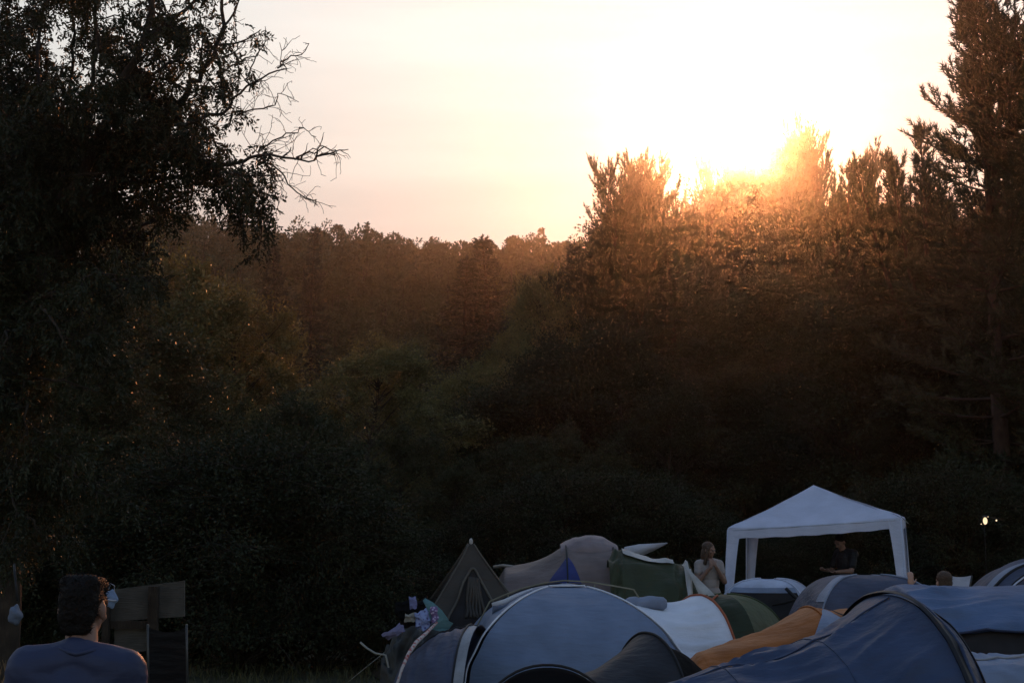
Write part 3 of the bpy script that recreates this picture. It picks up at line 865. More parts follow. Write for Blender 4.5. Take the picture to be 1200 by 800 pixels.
# person sitting behind the blue tent, one hand raised
D = 17.0
q = dict(SIT); q.update(el_l=(-.34, .06, .92), wr_l=(-.36, .12, 1.16), hd_l=(-.36, .11, 1.30), palm=(0, 1, 0), curl=.7)
zs = Z(670, D) / 1.31
person('person with brown hair sitting with a raised hand behind the blue tent', (X(1106, D), D, 0), math.radians(6), 1.75 * zs, q,
       dict(shirt=M['tee_dark'], trousers=M['jeans'], sleeve=1.4), M['skin'], ('short', M['hair_brown']))


def stool(x, y, zt, label):
    t = thing('camp_stool', (x, y, 0), label, 'stool')
    mk('seat', *ellipsoid((x, y, zt), (.2, .17, .018), None, 20, 6), M['navy'], t)
    for sx in (-1, 1):
        for sy in (-1, 1): mk('leg', *tube([(x + .15 * sx, y + .12 * sy, zt), (x - .15 * sx, y + .13 * sy, .0)], .011, 6), M['dark_pole'], t)
stool(X(1106, D), D - .0, .38 * zs, 'low camp stool under the sitting person behind the blue tent')

# dark folding chair in front of the boards
def dark_chair():
    D = 12.6
    t = thing('camp_chair', (X(199, D), D, 0), 'dark folding chair with thin grey posts standing before the pale boards', 'chair')
    x0, x1 = X(177, D), X(222, D); zt = Z(734, D); zs = .42; n = 9
    V = []
    for i in range(n):
        r = i / (n - 1); z = zt - (zt - zs - .06) * r
        for j in range(n):
            q = j / (n - 1); V.append((x0 + (x1 - x0) * q, D + .10 * r + .05 * math.sin(PI * q), z - .05 * math.sin(PI * q) * (1 - r)))
    mk('backrest', V, [(i * n + j, i * n + n + j, i * n + n + j + 1, i * n + j + 1) for i in range(n - 1) for j in range(n - 1)], M['tee_dark'], t)
    mk('seat', *MBox((x0 + x1) / 2, D + .34, zs, x1 - x0, .42, .02), M['tee_dark'], t)
    for x in (x0, x1):
        mk('back_post', *tube([(x, D, zt + .02), (x, D + .12, zs)], .011, 6), M['post_grey'], t)
        mk('leg', *tube([(x, D + .12, zs), (x, D + .50, 0)], .011, 6), M['post_grey'], t)
        mk('leg', *tube([(x, D + .52, zs), (x, D - .02, 0)], .011, 6), M['post_grey'], t)
M['post_grey'] = mat_basic('grey_post', (.08, .08, .08), rough=.4, metal=.3)


def MBox(x, y, z, a, b, c):
    m = MB(); m.box((x, y, z), (a, b, c)); return m.V[0], m.F
dark_chair()


# ------------------------------------------------------------------ camp things
def chair_back():
    D = 17.9
    t = thing('camp_chair', (X(1125, D), D, 0), 'pale folding camp chair whose backrest shows above the blue tent', 'chair')
    a, b, c, d = P(1110, 673, D), P(1139, 674, D), P(1134, 700, D + .05), P(1115, 700, D + .05)
    V = []; n = 8
    for i in range(n):
        r = i / (n - 1)
        for j in range(n):
            s = j / (n - 1)
            p = (a * (1 - s) + b * s) * (1 - r) + (d * (1 - s) + c * s) * r
            V.append(p + np.array([0, .05 * math.sin(PI * s), -.025 * math.sin(PI * s) * (1 - r)]))
    mk('backrest', V, [(i * n + j, i * n + n + j, i * n + n + j + 1, i * n + j + 1) for i in range(n - 1) for j in range(n - 1)], M['sky_white'], t)
    zs = .42; x0, x1 = d[0], c[0]
    mk('seat', *MBox((x0 + x1) / 2, D + .28, zs, x1 - x0 + .12, .42, .02), M['sky_white'], t)
    for (p, q) in ((a, d), (b, c)):
        mk('back_post', *tube([p, q, (q[0], D + .08, zs)], .010, 6), M['dark_pole'], t)
        mk('leg', *tube([(q[0], D + .08, zs), (q[0], D + .5, 0)], .010, 6), M['dark_pole'], t)
        mk('leg', *tube([(q[0], D + .48, zs), (q[0], D + .02, 0)], .010, 6), M['dark_pole'], t)


def MBox(x, y, z, a, b, c):
    m = MB(); m.box((x, y, z), (a, b, c)); return m.V[0], m.F
chair_back()


def boards():
    D = 14.0
    M['board'] = mat_basic('weathered_board', (.085, .078, .068), rough=.85, var=.3, scale=5, bump=.5, bscale=14, stretch=(.6, 1, 6))
    t = thing('board_fence', (X(172, D), D, 0), 'low hoarding of two pale weathered boards on dark posts, at lower left', 'fence')
    def board(nm, x0, x1, yl, yr, yb0, yb1):
        a, b, c, d = P(x0, yl, D), P(x1, yr, D), P(x1, yb1, D), P(x0, yb0, D)
        V = [a, b, c, d] + [p + np.array([0, .03, 0]) for p in (a, b, c, d)]
        mk(nm, V, [(0, 3, 2, 1), (4, 5, 6, 7), (0, 1, 5, 4), (1, 2, 6, 5), (2, 3, 7, 6), (3, 0, 4, 7)], M['board'], t, False)
    board('board', 128, 216, 691, 680, 728, 722)
    board('board', 134, 172, 737, 732, 768, 762)
    for px, w in ((185, .09), (131, .06)):
        zt = Z(686 if px > 140 else 694, D)
        mk('post', *MBox(X(px, D), D - .07, zt / 2, w, .08, zt), M['bark'], t, False)
    mk('rail', *MBox(X(158, D), D - .05, Z(731, D), .5, .05, .07), M['bark'], t, False)
    Db = 13.5
    c = P(130, 701, Db)
    r = rng_(5); V, Fc = ellipsoid((0, 0, 0), (.062, .04, .085), None, 22, 16)
    V = V * (1 + .10 * np.sin(V[:, [2]] * 70 + 40 * V[:, [0]]) + .06 * np.sin(V[:, [0]] * 120)) + c
    M['bag_blue'] = fabric('pale_blue_bag', (.24, .33, .50), trans=.15); 
    t2 = thing('carrier_bag', (c[0], c[1], c[2]), 'small pale blue and white plastic bag hanging by the boards', 'bag')
    mk('bag_body', V, Fc, M['bag_blue'], t2)
    mk('white_band', *tube([c + np.array([.055 * math.cos(q), -.005 + .042 * math.sin(q), -.01 + .006 * math.sin(2 * q)]) for q in np.linspace(0, 2 * PI, 24)], .008, 6), M['sky_white'], t2)
    for s in (-1, 1): mk('handle', *tube([c + np.array([.03 * s, 0, .07]), c + np.array([.02 * s, .03, .12]), np.array([X(131, D), D - .1, c[2] + .14])], .004, 5), M['seam_grey'], t2)
boards()


def clothes():
    """garments thrown over a slack grey sheet beside the pointed tent, and a striped pole leaning there"""
    D = 17.3
    r = rng_(77)
    def blob(name, px, py, w, h, dep, mat, label, cat, rot=0, dd=0, lump=.16, pts=None):
        c = P(px, py, D + dd); V, Fc = ellipsoid((0, 0, 0), (w, dep, h), None, 26, 18)
        q = r.uniform(0, 6, 4)
        V = V * (1 + lump * np.sin(V[:, [0]] * 34 + q[0] + 9 * V[:, [1]]) * np.sin(V[:, [2]] * 38 + q[1]) + .5 * lump * np.sin(V[:, [2]] * 80 + q[2] + 30 * V[:, [0]]))
        cr, sr = math.cos(rot), math.sin(rot)
        V = V @ np.array([[cr, 0, -sr], [0, 1, 0], [sr, 0, cr]]).T + c
        o = mk(name, V, Fc, mat); return tag(o, label, cat, 'clothes drying beside the tents')
    def crumple(name, px, py, w, h, dep, mat, label, cat, seed, tilt=0.0, dd=0.0, amp=.035):
        c = P(px, py, D + dd); q = rng_(seed); n = 40
        a, b = np.meshgrid(np.linspace(-1, 1, n), np.linspace(-1, 1, n), indexing='ij')
        th = np.arctan2(b, a); edge = 1 + .10 * np.sin(2 * th + q.uniform(0, 6)) + .06 * np.sin(5 * th + q.uniform(0, 6)) + .03 * np.sin(9 * th + q.uniform(0, 6))
        xx, zz = a * edge * w, b * edge * h
        xr = xx * math.cos(tilt) - zz * math.sin(tilt); zr = xx * math.sin(tilt) + zz * math.cos(tilt)
        f = 0
        for k in range(7):
            g = q.uniform(0, PI); fr = q.uniform(8, 30); f = f + (1 - np.abs(np.sin(fr * (xx * math.cos(g) + zz * math.sin(g)) + q.uniform(0, 6) + 1.2 * np.sin(14 * zz + k)))) ** 1.5 / (1 + .04 * fr)
        yy = dep * (1.3 * a ** 2 + .9 * np.clip(b, 0, 1) ** 2) - amp * f
        V = np.stack([c[0] + xr, c[1] + yy, c[2] + zr - .5 * amp * f], -1).reshape(-1, 3)
        i, j = np.meshgrid(np.arange(n - 1), np.arange(n - 1), indexing='ij'); ix = (i * n + j).ravel()
        o = mk(name, V, np.stack([ix, ix + n, ix + n + 1, ix + 1], 1), mat)
        m = o.modifiers.new('cloth', 'SOLIDIFY'); m.thickness = .006
        return tag(o, label, cat, 'clothes drying beside the tents')
    M['floral'] = pattern('floral_cloth', (.24, .29, .50), (.06, .05, .17), 26); M['mauve'] = fabric('mauve_cloth', (.22, .20, .31)); M['teal'] = fabric('teal_cloth', (.12, .24, .25))
    M['skyblue'] = fabric('lavender_blue_cloth', (.19, .20, .38)); M['sand'] = fabric('sand_cloth', (.28, .26, .22)); M['purple'] = pattern('purple_cloth', (.16, .10, .22), (.5, .42, .6), 30)
    # slack sheet
    t = thing('ground_sheet', (X(482, D), D, 0), 'slack dark grey sheet bunched into a mound under the drying clothes', 'sheet')
    a = [(X(448, D), D + .1, .2, .35, 1.6, -90), (X(466, D), D + .1, .5, Z(742, D), 1.5, -90), (X(490, D), D + .1, .55, Z(722, D), 1.5, -90), (X(512, D), D + .15, .5, Z(730, D), 1.5, -90), (X(535, D), D + .2, .4, .2, 1.6, -90)]
    sheet('sheet_cloth', Loft(a, sag=.05, amp=.03, seed=9, folds=.04, nf=3), 0, 4, 0, 1, M['seam_dark'], t, 50, 40)
    crumple('jacket', 485, 716, .20, .15, .10, M['blackfab'], 'black jacket bunched on the mound of drying clothes', 'jacket', 1, .25, -.42)
    crumple('towel', 484, 705, .040, .075, .02, M['skyblue'], 'small lavender-blue towel standing up on top of the clothes', 'towel', 2, .1, -.60, .015)
    crumple('cap', 481, 722, .065, .055, .04, M['sand'], 'sand coloured cap lying among the drying clothes', 'cap', 3, 0, -.60, .02)
    crumple('blouse', 496, 724, .10, .10, .04, M['floral'], 'pale blue patterned blouse in the middle of the drying clothes', 'blouse', 4, .3, -.62)
    crumple('scarf', 509, 718, .05, .08, .03, M['purple'], 'purple speckled scarf hanging right of the patterned blouse', 'scarf', 5, .2, -.64, .02)
    crumple('rolled_towel', 461, 739, .125, .050, .05, M['mauve'], 'mauve bunched towel sticking out left of the clothes', 'towel', 6, .62, -.62, .025)
    o = cloth_strip('teal_towel', [P(497, 702, D - .55), P(504, 709, D - .6), P(511, 719, D - .62), P(517, 731, D - .6), P(524, 736, D - .55)], [.04, .10, .16, .20, .10], (1, 0, .6), M['teal'], None, .012)
    tag(o, 'teal towel hanging as a triangle beside the patterned blouse', 'towel', 'clothes drying beside the tents')
    V = [P(507, 737, D - .66), P(509, 722, D - .62), P(520, 724, D - .64), P(531, 730, D - .6), P(526, 737, D - .6), P(516, 739.5, D - .66)]
    V = V + [p + np.array([0, .02, 0]) for p in V]; n = 6
    o = mk('teal_flag', V, [tuple(range(n))[::-1], tuple(range(n, 2 * n))] + [(i, (i + 1) % n, n + (i + 1) % n, n + i) for i in range(n)], M['teal'], None, False)
    tag(o, 'pale teal cloth flaring out to the right below the scarf', 'cloth', 'clothes drying beside the tents')
    M['stripe'] = pattern('striped_cord', (.50, .42, .38), (.36, .08, .07), 16)
    pts = [P(464, 806, D - 2.2), P(471, 783, D - 2.1), P(479, 765, D - 1.9), P(488, 752, D - 1.6), P(499, 742, D - 1.2), P(512, 729, D - .7)]
    base = pts[0] * 1; base[2] = 0; base[0] -= .12
    o = mk('striped_rope', *tube([base] + pts, [.016, .016, .016, .02, .024, .020, .014], 8), M['stripe'])
    tag(o, 'red and white striped rope running up to the drying clothes', 'rope')
    o = mk('bent_branch', *tube([P(422, 752, D), P(430, 759, D), P(440, 765, D - .05), P(452, 767, D - .1), (X(466, D), D - .2, 0)], .013, 6), M['cord'])
    tag(o, 'thin pale bent stick left of the drying clothes', 'stick')


def pattern(name, c1, c2, scale):
    m, nt, out = newmat(name)
    tc = nt.nodes.new('ShaderNodeTexCoord'); v = nt.nodes.new('ShaderNodeTexVoronoi'); v.inputs['Scale'].default_value = scale
    nt.links.new(tc.outputs['Object'], v.inputs['Vector'])
    r = _ramp(nt, c2, c1, .25, .45); nt.links.new(v.outputs['Distance'], r.inputs['Fac'])
    b = nt.nodes.new('ShaderNodeBsdfPrincipled'); b.inputs['Roughness'].default_value = .8
    nt.links.new(r.outputs['Color'], b.inputs['Base Color']); nt.links.new(b.outputs[0], out.inputs['Surface'])
    return m
M['seam_dark'] = fabric('dark_grey_sheet', (.075, .075, .07))
clothes()


def bright_spot():  # glowing shape for an unexplained gleam; pole, cap and bulbs are added
    D = 28.0
    c = P(1154.5, 610, D)
    m, nt, out = newmat('spot_glow')
    e = nt.nodes.new('ShaderNodeEmission'); e.inputs['Color'].default_value = (1, .74, .45, 1); e.inputs['Strength'].default_value = 1.3
    nt.links.new(e.outputs[0], out.inputs['Surface'])
    t = thing('bright_spot', (c[0], c[1], 0), 'small glowing shape on an added thin pole, for a bright gleam at the dark wood edge, far right', 'bright_spot')
    mk('pole', *tube([(c[0], c[1] + .06, 0), (c[0], c[1] + .06, c[2] + .12)], .004, 6), M['black'], t)
    mk('globe', *ellipsoid(c, (.042, .042, .070)), m, t)
    mk('cap', *ellipsoid(c + np.array([0, 0, .085]), (.05, .05, .02)), M['dark_pole'], t)
    for dx, dz, r in ((-.08, -.06, .010), (.06, .08, .009), (.22, .01, .017)):
        mk('side_spot', *ellipsoid(c + np.array([dx, 0, dz]), r, None, 8, 6), m, t)
    mk('spot_wire', *tube([c + np.array([-.12, .02, .0]), c + np.array([0, .02, .11]), c + np.array([.26, .02, .03])], .005, 5), M['dark_pole'], t)
bright_spot()


def pale_bag():
    M['bag_dull'] = fabric('dull_blue_bag', (.13, .16, .22))
    D = 9.0
    c = P(18, 719, D)
    V, Fc = ellipsoid((0, 0, 0), (.040, .045, .062), None, 20, 14)
    V = V * np.concatenate([1 - 5.5 * V[:, [2]], np.ones((len(V), 1)), 1 + 2.5 * V[:, [0]]], 1)
    V = V * (1 + .10 * np.sin(V[:, [2]] * 90 + 60 * V[:, [0]]) + .05 * np.sin(V[:, [0]] * 180)) + c
    t = thing('shoulder_bag', tuple(c), 'pale grey-blue bag hanging on the dark trunk at left edge', 'bag')
    mk('bag_body', V, Fc, M['bag_dull'], t)
    mk('strap', *tube([c + np.array([0, .03, .08]), c + np.array([-.05, .1, .25]), c + np.array([-.09, .2, .3])], .008, 5), M['black'], t)
pale_bag()

# ------------------------------------------------------------------ vegetation generators (all vectorised)
def leaf_quads(p, d, L, W, r, fold=.25):
    """diamond leaves: base p, direction d"""
    n = len(p)
    side = nrm(np.cross(d, r.normal(0, 1, (n, 3)) + np.array([0, 0, 1.2])))
    up = np.cross(side, d)
    L = np.broadcast_to(L, (n,))[:, None]; W = np.broadcast_to(W, (n,))[:, None]
    V = np.stack([p, p + d * L * .45 + side * W * .5 + up * W * fold, p + d * L, p + d * L * .5 - side * W * .5 + up * W * fold], 1)
    return V.reshape(-1, 3), np.arange(n * 4).reshape(-1, 4)


def needle_tris(p, d, n, L, W, r, spread=.75):
    """n needles brushed forward round every tuft"""
    m = len(p)
    P0 = np.repeat(p, n, 0); D0 = np.repeat(d, n, 0)
    dr = nrm(D0 + spread * nrm(r.normal(0, 1, (m * n, 3))))
    P0 = P0 + D0 * (r.uniform(-.5, .6, (m * n, 1)) * L)
    sd = nrm(np.cross(dr, r.normal(0, 1, (m * n, 3)))) * W * .5
    Ls = L * r.uniform(.7, 1.2, (m * n, 1))
    V = np.stack([P0 - sd, P0 + sd, P0 + dr * Ls], 1)
    return V.reshape(-1, 3), np.arange(m * n * 3).reshape(-1, 3)


class Wood:
    """many tubes into one mesh"""
    def __init__(s): s.V = []; s.F = []; s.n = 0
    def add(s, pts, rad, k=5):
        V, Fc = tube(pts, rad, k, False)
        s.V.append(V); s.F.append(np.array(Fc) + s.n); s.n += len(V)
    def mesh(s, name, mat):
        o = mk(name, np.concatenate(s.V), np.concatenate(s.F), mat); me = o.data; bpy.data.objects.remove(o); return me


def mesh_of(name, V, Fa, mat, smooth=False):
    o = mk(name, V, Fa, mat, None, smooth); me = o.data; bpy.data.objects.remove(o); return me


def make_pine(seed, H, rad, base, leaders=1, open_=.25, up=.6, mat='needle', tuft=9, NL=.13, NW=.022, droop=0.0, gap=.42, conic=.75, lspread=.22, ltop=.86):
    r = rng_(seed); wd = Wood(); TP = []; TD = []
    tops = []
    for l in range(leaders):
        off = np.array([0, 0]) if l == 0 else r.normal(0, lspread * rad, 2)
        h = H * (1 if l == 0 else r.uniform(ltop, .98)); z0 = 0 if l == 0 else H * r.uniform(.45, .6)
        zz = np.linspace(z0, h, 12); f = (zz - z0) / (h - z0)
        pts = np.stack([off[0] * f ** .6 + .10 * np.sin(zz * .7 + seed) * f, off[1] * f ** .6 + .1 * np.cos(zz * .6 + seed) * f, zz], 1)
        wd.add(pts, np.linspace(.018 * H if l == 0 else .007 * H, .012, 12), 7)
        tops.append((pts, z0, h))
    for l, (pts, z0, h) in enumerate(tops):
        z = max(base, z0 + .15 * (h - z0))
        while z < h - .1:
            f = (z - base) / (H - base); c = np.array([np.interp(z, pts[:, 2], pts[:, 0]), np.interp(z, pts[:, 2], pts[:, 1]), z])
            prof = rad * (max(1 - f, .0) ** conic) * (.35 + .65 * min(1, (f + .12) * 4)) + .12
            if l: prof *= .6
            nb = r.integers(4, 7); a0 = r.uniform(0, 6.28)
            for b in range(nb):
                if r.random() < open_ * .5: continue
                a = a0 + b * 2 * PI / nb + r.normal(0, .25); L = prof * r.uniform(.45, 1.28)
                e = -.15 - droop + .75 * f * (up + .4) + r.normal(0, .10)
                s = np.linspace(0, 1, 6)[:, None]
                hd = np.array([math.cos(a), math.sin(a), 0]); bend = r.normal(0, .12)
                hs = np.array([-math.sin(a), math.cos(a), 0])
                bp = c + hd * (L * s * math.cos(e)) + hs * (bend * L * s ** 2) + np.array([0, 0, 1]) * (L * s * math.sin(e) + up * L * .42 * s ** 2.2)
                wd.add(bp, np.linspace(.008 + .012 * L, .004, 6), 4)
                q = .28
                while q < 1.0:
                    p0 = np.array([np.interp(q, s[:, 0], bp[:, k]) for k in range(3)]); tg = nrm(bp[min(5, int(q * 5) + 1)] - bp[int(q * 5)])
                    for sg in (-1, 1):
                        if r.random() < open_: continue
                        sl = (.22 + .34 * r.random()) * (1.15 - q * .7) * min(L, 1.5) + .10
                        sd = nrm(tg * .75 + sg * np.cross(tg, (0, 0, 1)) * .75 + np.array([0, 0, .25 * up - droop * .4]) + r.normal(0, .18, 3))
                        nt = max(2, int(sl / .11)); w = np.linspace(.3, 1, nt)[:, None]
                        cur = p0 + sd * sl * w + np.array([0, 0, 1]) * (up * .22 * sl * w ** 2 - droop * .25 * sl * w ** 2)
                        TP.append(cur); dd = nrm(np.broadcast_to(sd, cur.shape) + np.array([0, 0, up * .5]) * w); TD.append(dd)
                        if sl > .3: wd.add(np.stack([p0, cur[len(cur) // 2], cur[-1]]), [.006, .005, .003], 3)
                    q += .17 / max(L, .3)
                # upright candle at the tip
                tip = bp[-1]; cu = np.stack([tip + np.array([0, 0, .06 * i]) + tg * .02 * i for i in range(3)])
                TP.append(cu); TD.append(np.broadcast_to(nrm(np.array([0, 0, up]) + tg * .4), cu.shape))
            z += gap * r.uniform(.75, 1.2) * (1.0 - .35 * f)
        tp = pts[-1]; cu = np.stack([tp + np.array([0, 0, .07 * (i - 6)]) for i in range(9)])
        TP.append(cu); TD.append(np.broadcast_to(np.array([0, 0, 1.]), cu.shape))
    TP = np.concatenate(TP); TD = np.concatenate(TD)
    V, Fa = needle_tris(TP, TD, tuft, NL, NW, r)
    return wd.mesh('trunk', M['pine_bark']), mesh_of('crown', V, Fa, M[mat])


def make_broad(seed, H, rad, base, n=26000, L=.085, W=.045, mat='leaf_dark', clumps=95, lobes=7, spread=.30, bark='bark', tall=1.0):
    r = rng_(seed); wd = Wood()
    zz = np.linspace(0, H * .8, 9)
    wob = r.normal(0, .05, 2)
    tr = np.stack([wob[0] * zz * np.sin(zz * .5), wob[1] * zz * np.sin(zz * .6 + 1), zz], 1)
    wd.add(tr, np.linspace(.020 * H, .03, 9), 7)
    lob = nrm(r.normal(0, 1, (lobes, 3))); la = r.uniform(.12, .42, lobes)
    d = nrm(r.normal(0, 1, (clumps, 3)) + np.array([0, 0, .25])); q = r.uniform(.25, 1, clumps) ** .45
    m = 1 + sum(la[k] * np.exp(-((1 - d @ lob[k]) / .12)) for k in range(lobes)) - .14
    cz = (H + base) / 2; rz = (H - base) / 2
    cen = np.stack([d[:, 0] * rad * q * m, d[:, 1] * rad * q * m, cz + d[:, 2] * rz * q * np.minimum(m, 1.12)], 1)
    taper = np.clip(1.12 - .42 * np.clip((cen[:, 2] - cz) / rz, 0, 1.2) ** 1.5, .3, 1.2)[:, None]
    cen[:, :2] *= taper
    P_ = []; D_ = []
    per = n // clumps
    for i in range(clumps):
        c = cen[i]; zt = np.clip(c[2] - .5 * np.linalg.norm(c[:2]) - .3, base * .5, H * .78)
        st = np.array([np.interp(zt, zz, tr[:, 0]), np.interp(zt, zz, tr[:, 1]), zt])
        mid = st * .45 + c * .55 + np.array([0, 0, .12 * np.linalg.norm(c - st)]) * .5 + r.normal(0, .06, 3)
        wd.add(np.stack([st, mid, c]), [.012 + .004 * H * .3, .013, .006], 4)
        k = 6; sz = spread * rad * .55 * r.uniform(.65, 1.3)
        tw = c + r.normal(0, 1, (k * 3, 3)) * sz * np.array([1, 1, .7])
        for t in tw[::2]: wd.add(np.stack([c * .85 + mid * .15, (c + t) / 2 + r.normal(0, .03, 3), t]), [.007, .005, .003], 3)
        a = r.uniform(.15, 1.12, (per, 1)); ix = r.integers(0, k * 3, per)
        p = c * (1 - a) + tw[ix] * a + r.normal(0, .05 + .1 * sz, (per, 3))
        dd = nrm(nrm(tw[ix] - c) * .6 + nrm(c - np.array([0, 0, cz])) * .5 + r.normal(0, .55, (per, 3)) + np.array([0, 0, -.25]))
        P_.append(p); D_.append(dd)
    P_ = np.concatenate(P_); D_ = np.concatenate(D_)
    V, Fa = leaf_quads(P_, D_, L * r.uniform(.6, 1.3, len(P_)), W * r.uniform(.7, 1.2, len(P_)), r)
    return wd.mesh('trunk', M[bark]), mesh_of('crown', V, Fa, M[mat])


def ground_z(x, y):
    x = np.asarray(x, float); y = np.asarray(y, float)
    t = np.clip((y - 70) / 95, 0, 1); t = t * t * (3 - 2 * t)
    ridge = 31.6 - 3.2 * np.clip((x + 42) / 42, 0, 1) + .35 * np.sin(x * .11) + .45 * np.sin(x * .31 + 1)
    back = np.clip((y - 178) / 140, 0, 1)
    return t * ridge * (1 - .35 * back) + .05 * np.sin(x * .4) * np.sin(y * .37) * np.clip((y - 14) / 20, 0, 1) - .02


VAR = {}
def plant(name, var, px, D, H, label, group=None, cat='tree', rot=None, wide=1.0, x=None, dz=0.0):
    tm, cm, h0 = VAR[var]
    if x is None: x = X(px, D)
    z = float(ground_z(x, D)) - .03 + dz
    if H > 20 or H < 0 or cat == 'tree': H = Z(H, D) - z
    t = thing(name, (x, D, z), label, cat, group)
    s = H / h0
    r = (abs(math.sin(px * 12.9898 + D * 78.233)) * 43758.5) % 6.283 if rot is None else rot
    t.scale = (s * wide, s * wide, s); t.rotation_euler = (0, 0, r)
    for nm, me in (('trunk', tm), ('crown', cm)):
        o = bpy.data.objects.new(nm, me); C.objects.link(o); o.parent = t
    return t


def HT(py, D):
    return py


VAR['pine_a'] = (*make_pine(1, 13.2, 3.3, 1.2, leaders=8, open_=.16, up=.72, conic=.40, NL=.16, NW=.036, tuft=11, gap=.48, lspread=.36, ltop=.90), 13.2)
VAR['pine_b'] = (*make_pine(2, 15.0, 3.0, 1.0, leaders=4, open_=.20, up=.58, conic=.60, NL=.16, NW=.036, tuft=11, gap=.46), 15.0)
VAR['pine_c'] = (*make_pine(3, 12.0, 1.9, 1.0, leaders=4, open_=.22, up=1.0, conic=.55, gap=.50, NL=.15, NW=.032, tuft=10, lspread=.35, ltop=.82), 12.0)
VAR['pine_d'] = (*make_pine(8, 12.0, 1.7, 1.0, leaders=5, open_=.34, up=.75, conic=.85, gap=.52, NL=.17, NW=.032, tuft=9, lspread=.5, ltop=.84), 12.0)
VAR['pine_e'] = (*make_pine(9, 15.0, 3.1, 1.0, leaders=3, open_=.30, up=.50, conic=.62, gap=.60, NL=.17, NW=.036, tuft=11, lspread=.3, ltop=.85), 15.0)
VAR['spruce'] = (*make_pine(4, 14.0, 2.4, .5, leaders=1, open_=.08, up=.18, mat='spruce', droop=.28, conic=.95, gap=.36, NL=.12, NW=.05), 14.0)
VAR['broad_a'] = (*make_broad(11, 8.5, 2.6, .3, n=44000, L=.095, W=.055, clumps=70, spread=.25, lobes=10, mat='leaf_olive'), 8.5)
VAR['broad_b'] = (*make_broad(12, 8.0, 2.9, .0, n=46000, L=.10, W=.06, clumps=80, spread=.24, mat='leaf_mid', lobes=10), 8.0)
VAR['broad_c'] = (*make_broad(13, 9.5, 2.2, .4, mat='leaf_olive', n=40000, L=.085, W=.048, clumps=120, bark='birch_bark', lobes=10), 9.5)
VAR['shrub'] = (*make_broad(14, 3.2, 1.7, .0, n=30000, L=.055, W=.03, mat='leaf_shade', clumps=90), 3.2)

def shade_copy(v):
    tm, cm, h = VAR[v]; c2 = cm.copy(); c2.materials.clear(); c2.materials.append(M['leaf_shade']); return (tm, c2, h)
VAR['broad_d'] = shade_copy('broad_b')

# --- wall of pines on the right, sun just over the notch between them
PG = 'trees of the dark pine belt on the right'
plant('pine_tree', 'pine_a', 757, 56.0, HT(206, 0), 'broad many-topped pine left of the sun, outermost of the right pine belt', PG, rot=.4, wide=.66)
plant('pine_tree', 'pine_c', 708, 54.0, HT(288, 0), 'low pine with upswept branches at the left end of the right pine belt', PG, rot=1.0, wide=.9)
plant('pine_tree', 'pine_c', 832, 75.2, HT(196, 0), 'slender pine directly left below the low sun', PG, rot=2.0, wide=.6)
plant('pine_tree', 'pine_a', 874, 78.4, HT(206, 0), 'pine directly below the low sun, washed out by its glow', PG, rot=.7, wide=.52)
plant('pine_tree', 'pine_a', 946, 70.0, HT(172, 0), 'pine with a fine ragged top just right of the sun', PG, rot=2.6, wide=.62)
plant('pine_tree', 'pine_d', 1006, 46.0, HT(196, 0), 'young pine with a spiky top, left of three beside the tallest pine', PG, rot=3.1, wide=.8)
plant('pine_tree', 'pine_d', 1036, 47.5, HT(190, 0), 'young pine with a spiky top, middle of three beside the tallest pine', PG, rot=4.1, wide=.8)
plant('pine_tree', 'pine_d', 1064, 45.5, HT(186, 0), 'young pine with a spiky top, right of three beside the tallest pine', PG, rot=5.0, wide=.85)
plant('pine_tree', 'pine_d', 1096, 42.0, HT(152, 0), 'pine leaning against the left flank of the tallest pine', PG, rot=.2, wide=1.0)
plant('pine_tree', 'pine_e', 1178, 35.0, HT(-25, 0), 'tallest pine, running out of the frame at the top right', PG, rot=1.3, wide=.95)
plant('pine_tree', 'pine_b', 1275, 34.0, HT(-60, 0), 'pine half outside the frame at the far right edge', PG, rot=2.9)
BG = 'backing trees filling the dark pine belt'
bl = 'dark backing tree closing up the pine belt'
for i, (px, D, top, v, w) in enumerate([(735, 50, 296, 'spruce', 1.0), (790, 51, 285, 'spruce', 1.1), (848, 52, 222, 'spruce', .9), (872, 53, 220, 'spruce', 1.0), (902, 50, 206, 'spruce', 1.0), (968, 51, 228, 'spruce', 1.0), (893, 49, 224, 'broad_b', .8), (860, 51, 230, 'broad_b', .8), (818, 52, 246, 'spruce', .9), (942, 49, 190, 'spruce', .8),  # dense ones under the sun added to keep it off the tents
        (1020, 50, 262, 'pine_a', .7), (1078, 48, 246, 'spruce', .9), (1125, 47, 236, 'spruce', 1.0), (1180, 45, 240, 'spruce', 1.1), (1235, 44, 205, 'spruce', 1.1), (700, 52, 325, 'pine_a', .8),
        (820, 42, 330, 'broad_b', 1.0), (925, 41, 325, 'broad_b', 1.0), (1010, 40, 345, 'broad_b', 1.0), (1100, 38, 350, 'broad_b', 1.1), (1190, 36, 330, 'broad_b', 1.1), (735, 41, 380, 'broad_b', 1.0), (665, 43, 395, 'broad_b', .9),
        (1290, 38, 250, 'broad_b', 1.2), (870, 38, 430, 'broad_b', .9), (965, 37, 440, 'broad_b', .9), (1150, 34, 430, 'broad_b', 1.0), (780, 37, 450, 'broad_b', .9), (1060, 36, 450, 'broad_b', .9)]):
    plant('dark_tree', 'broad_d' if v == 'broad_b' else v, px, D * (1.6 if 800 < px < 990 else 1.08), HT(top, D), bl, BG, wide=w)

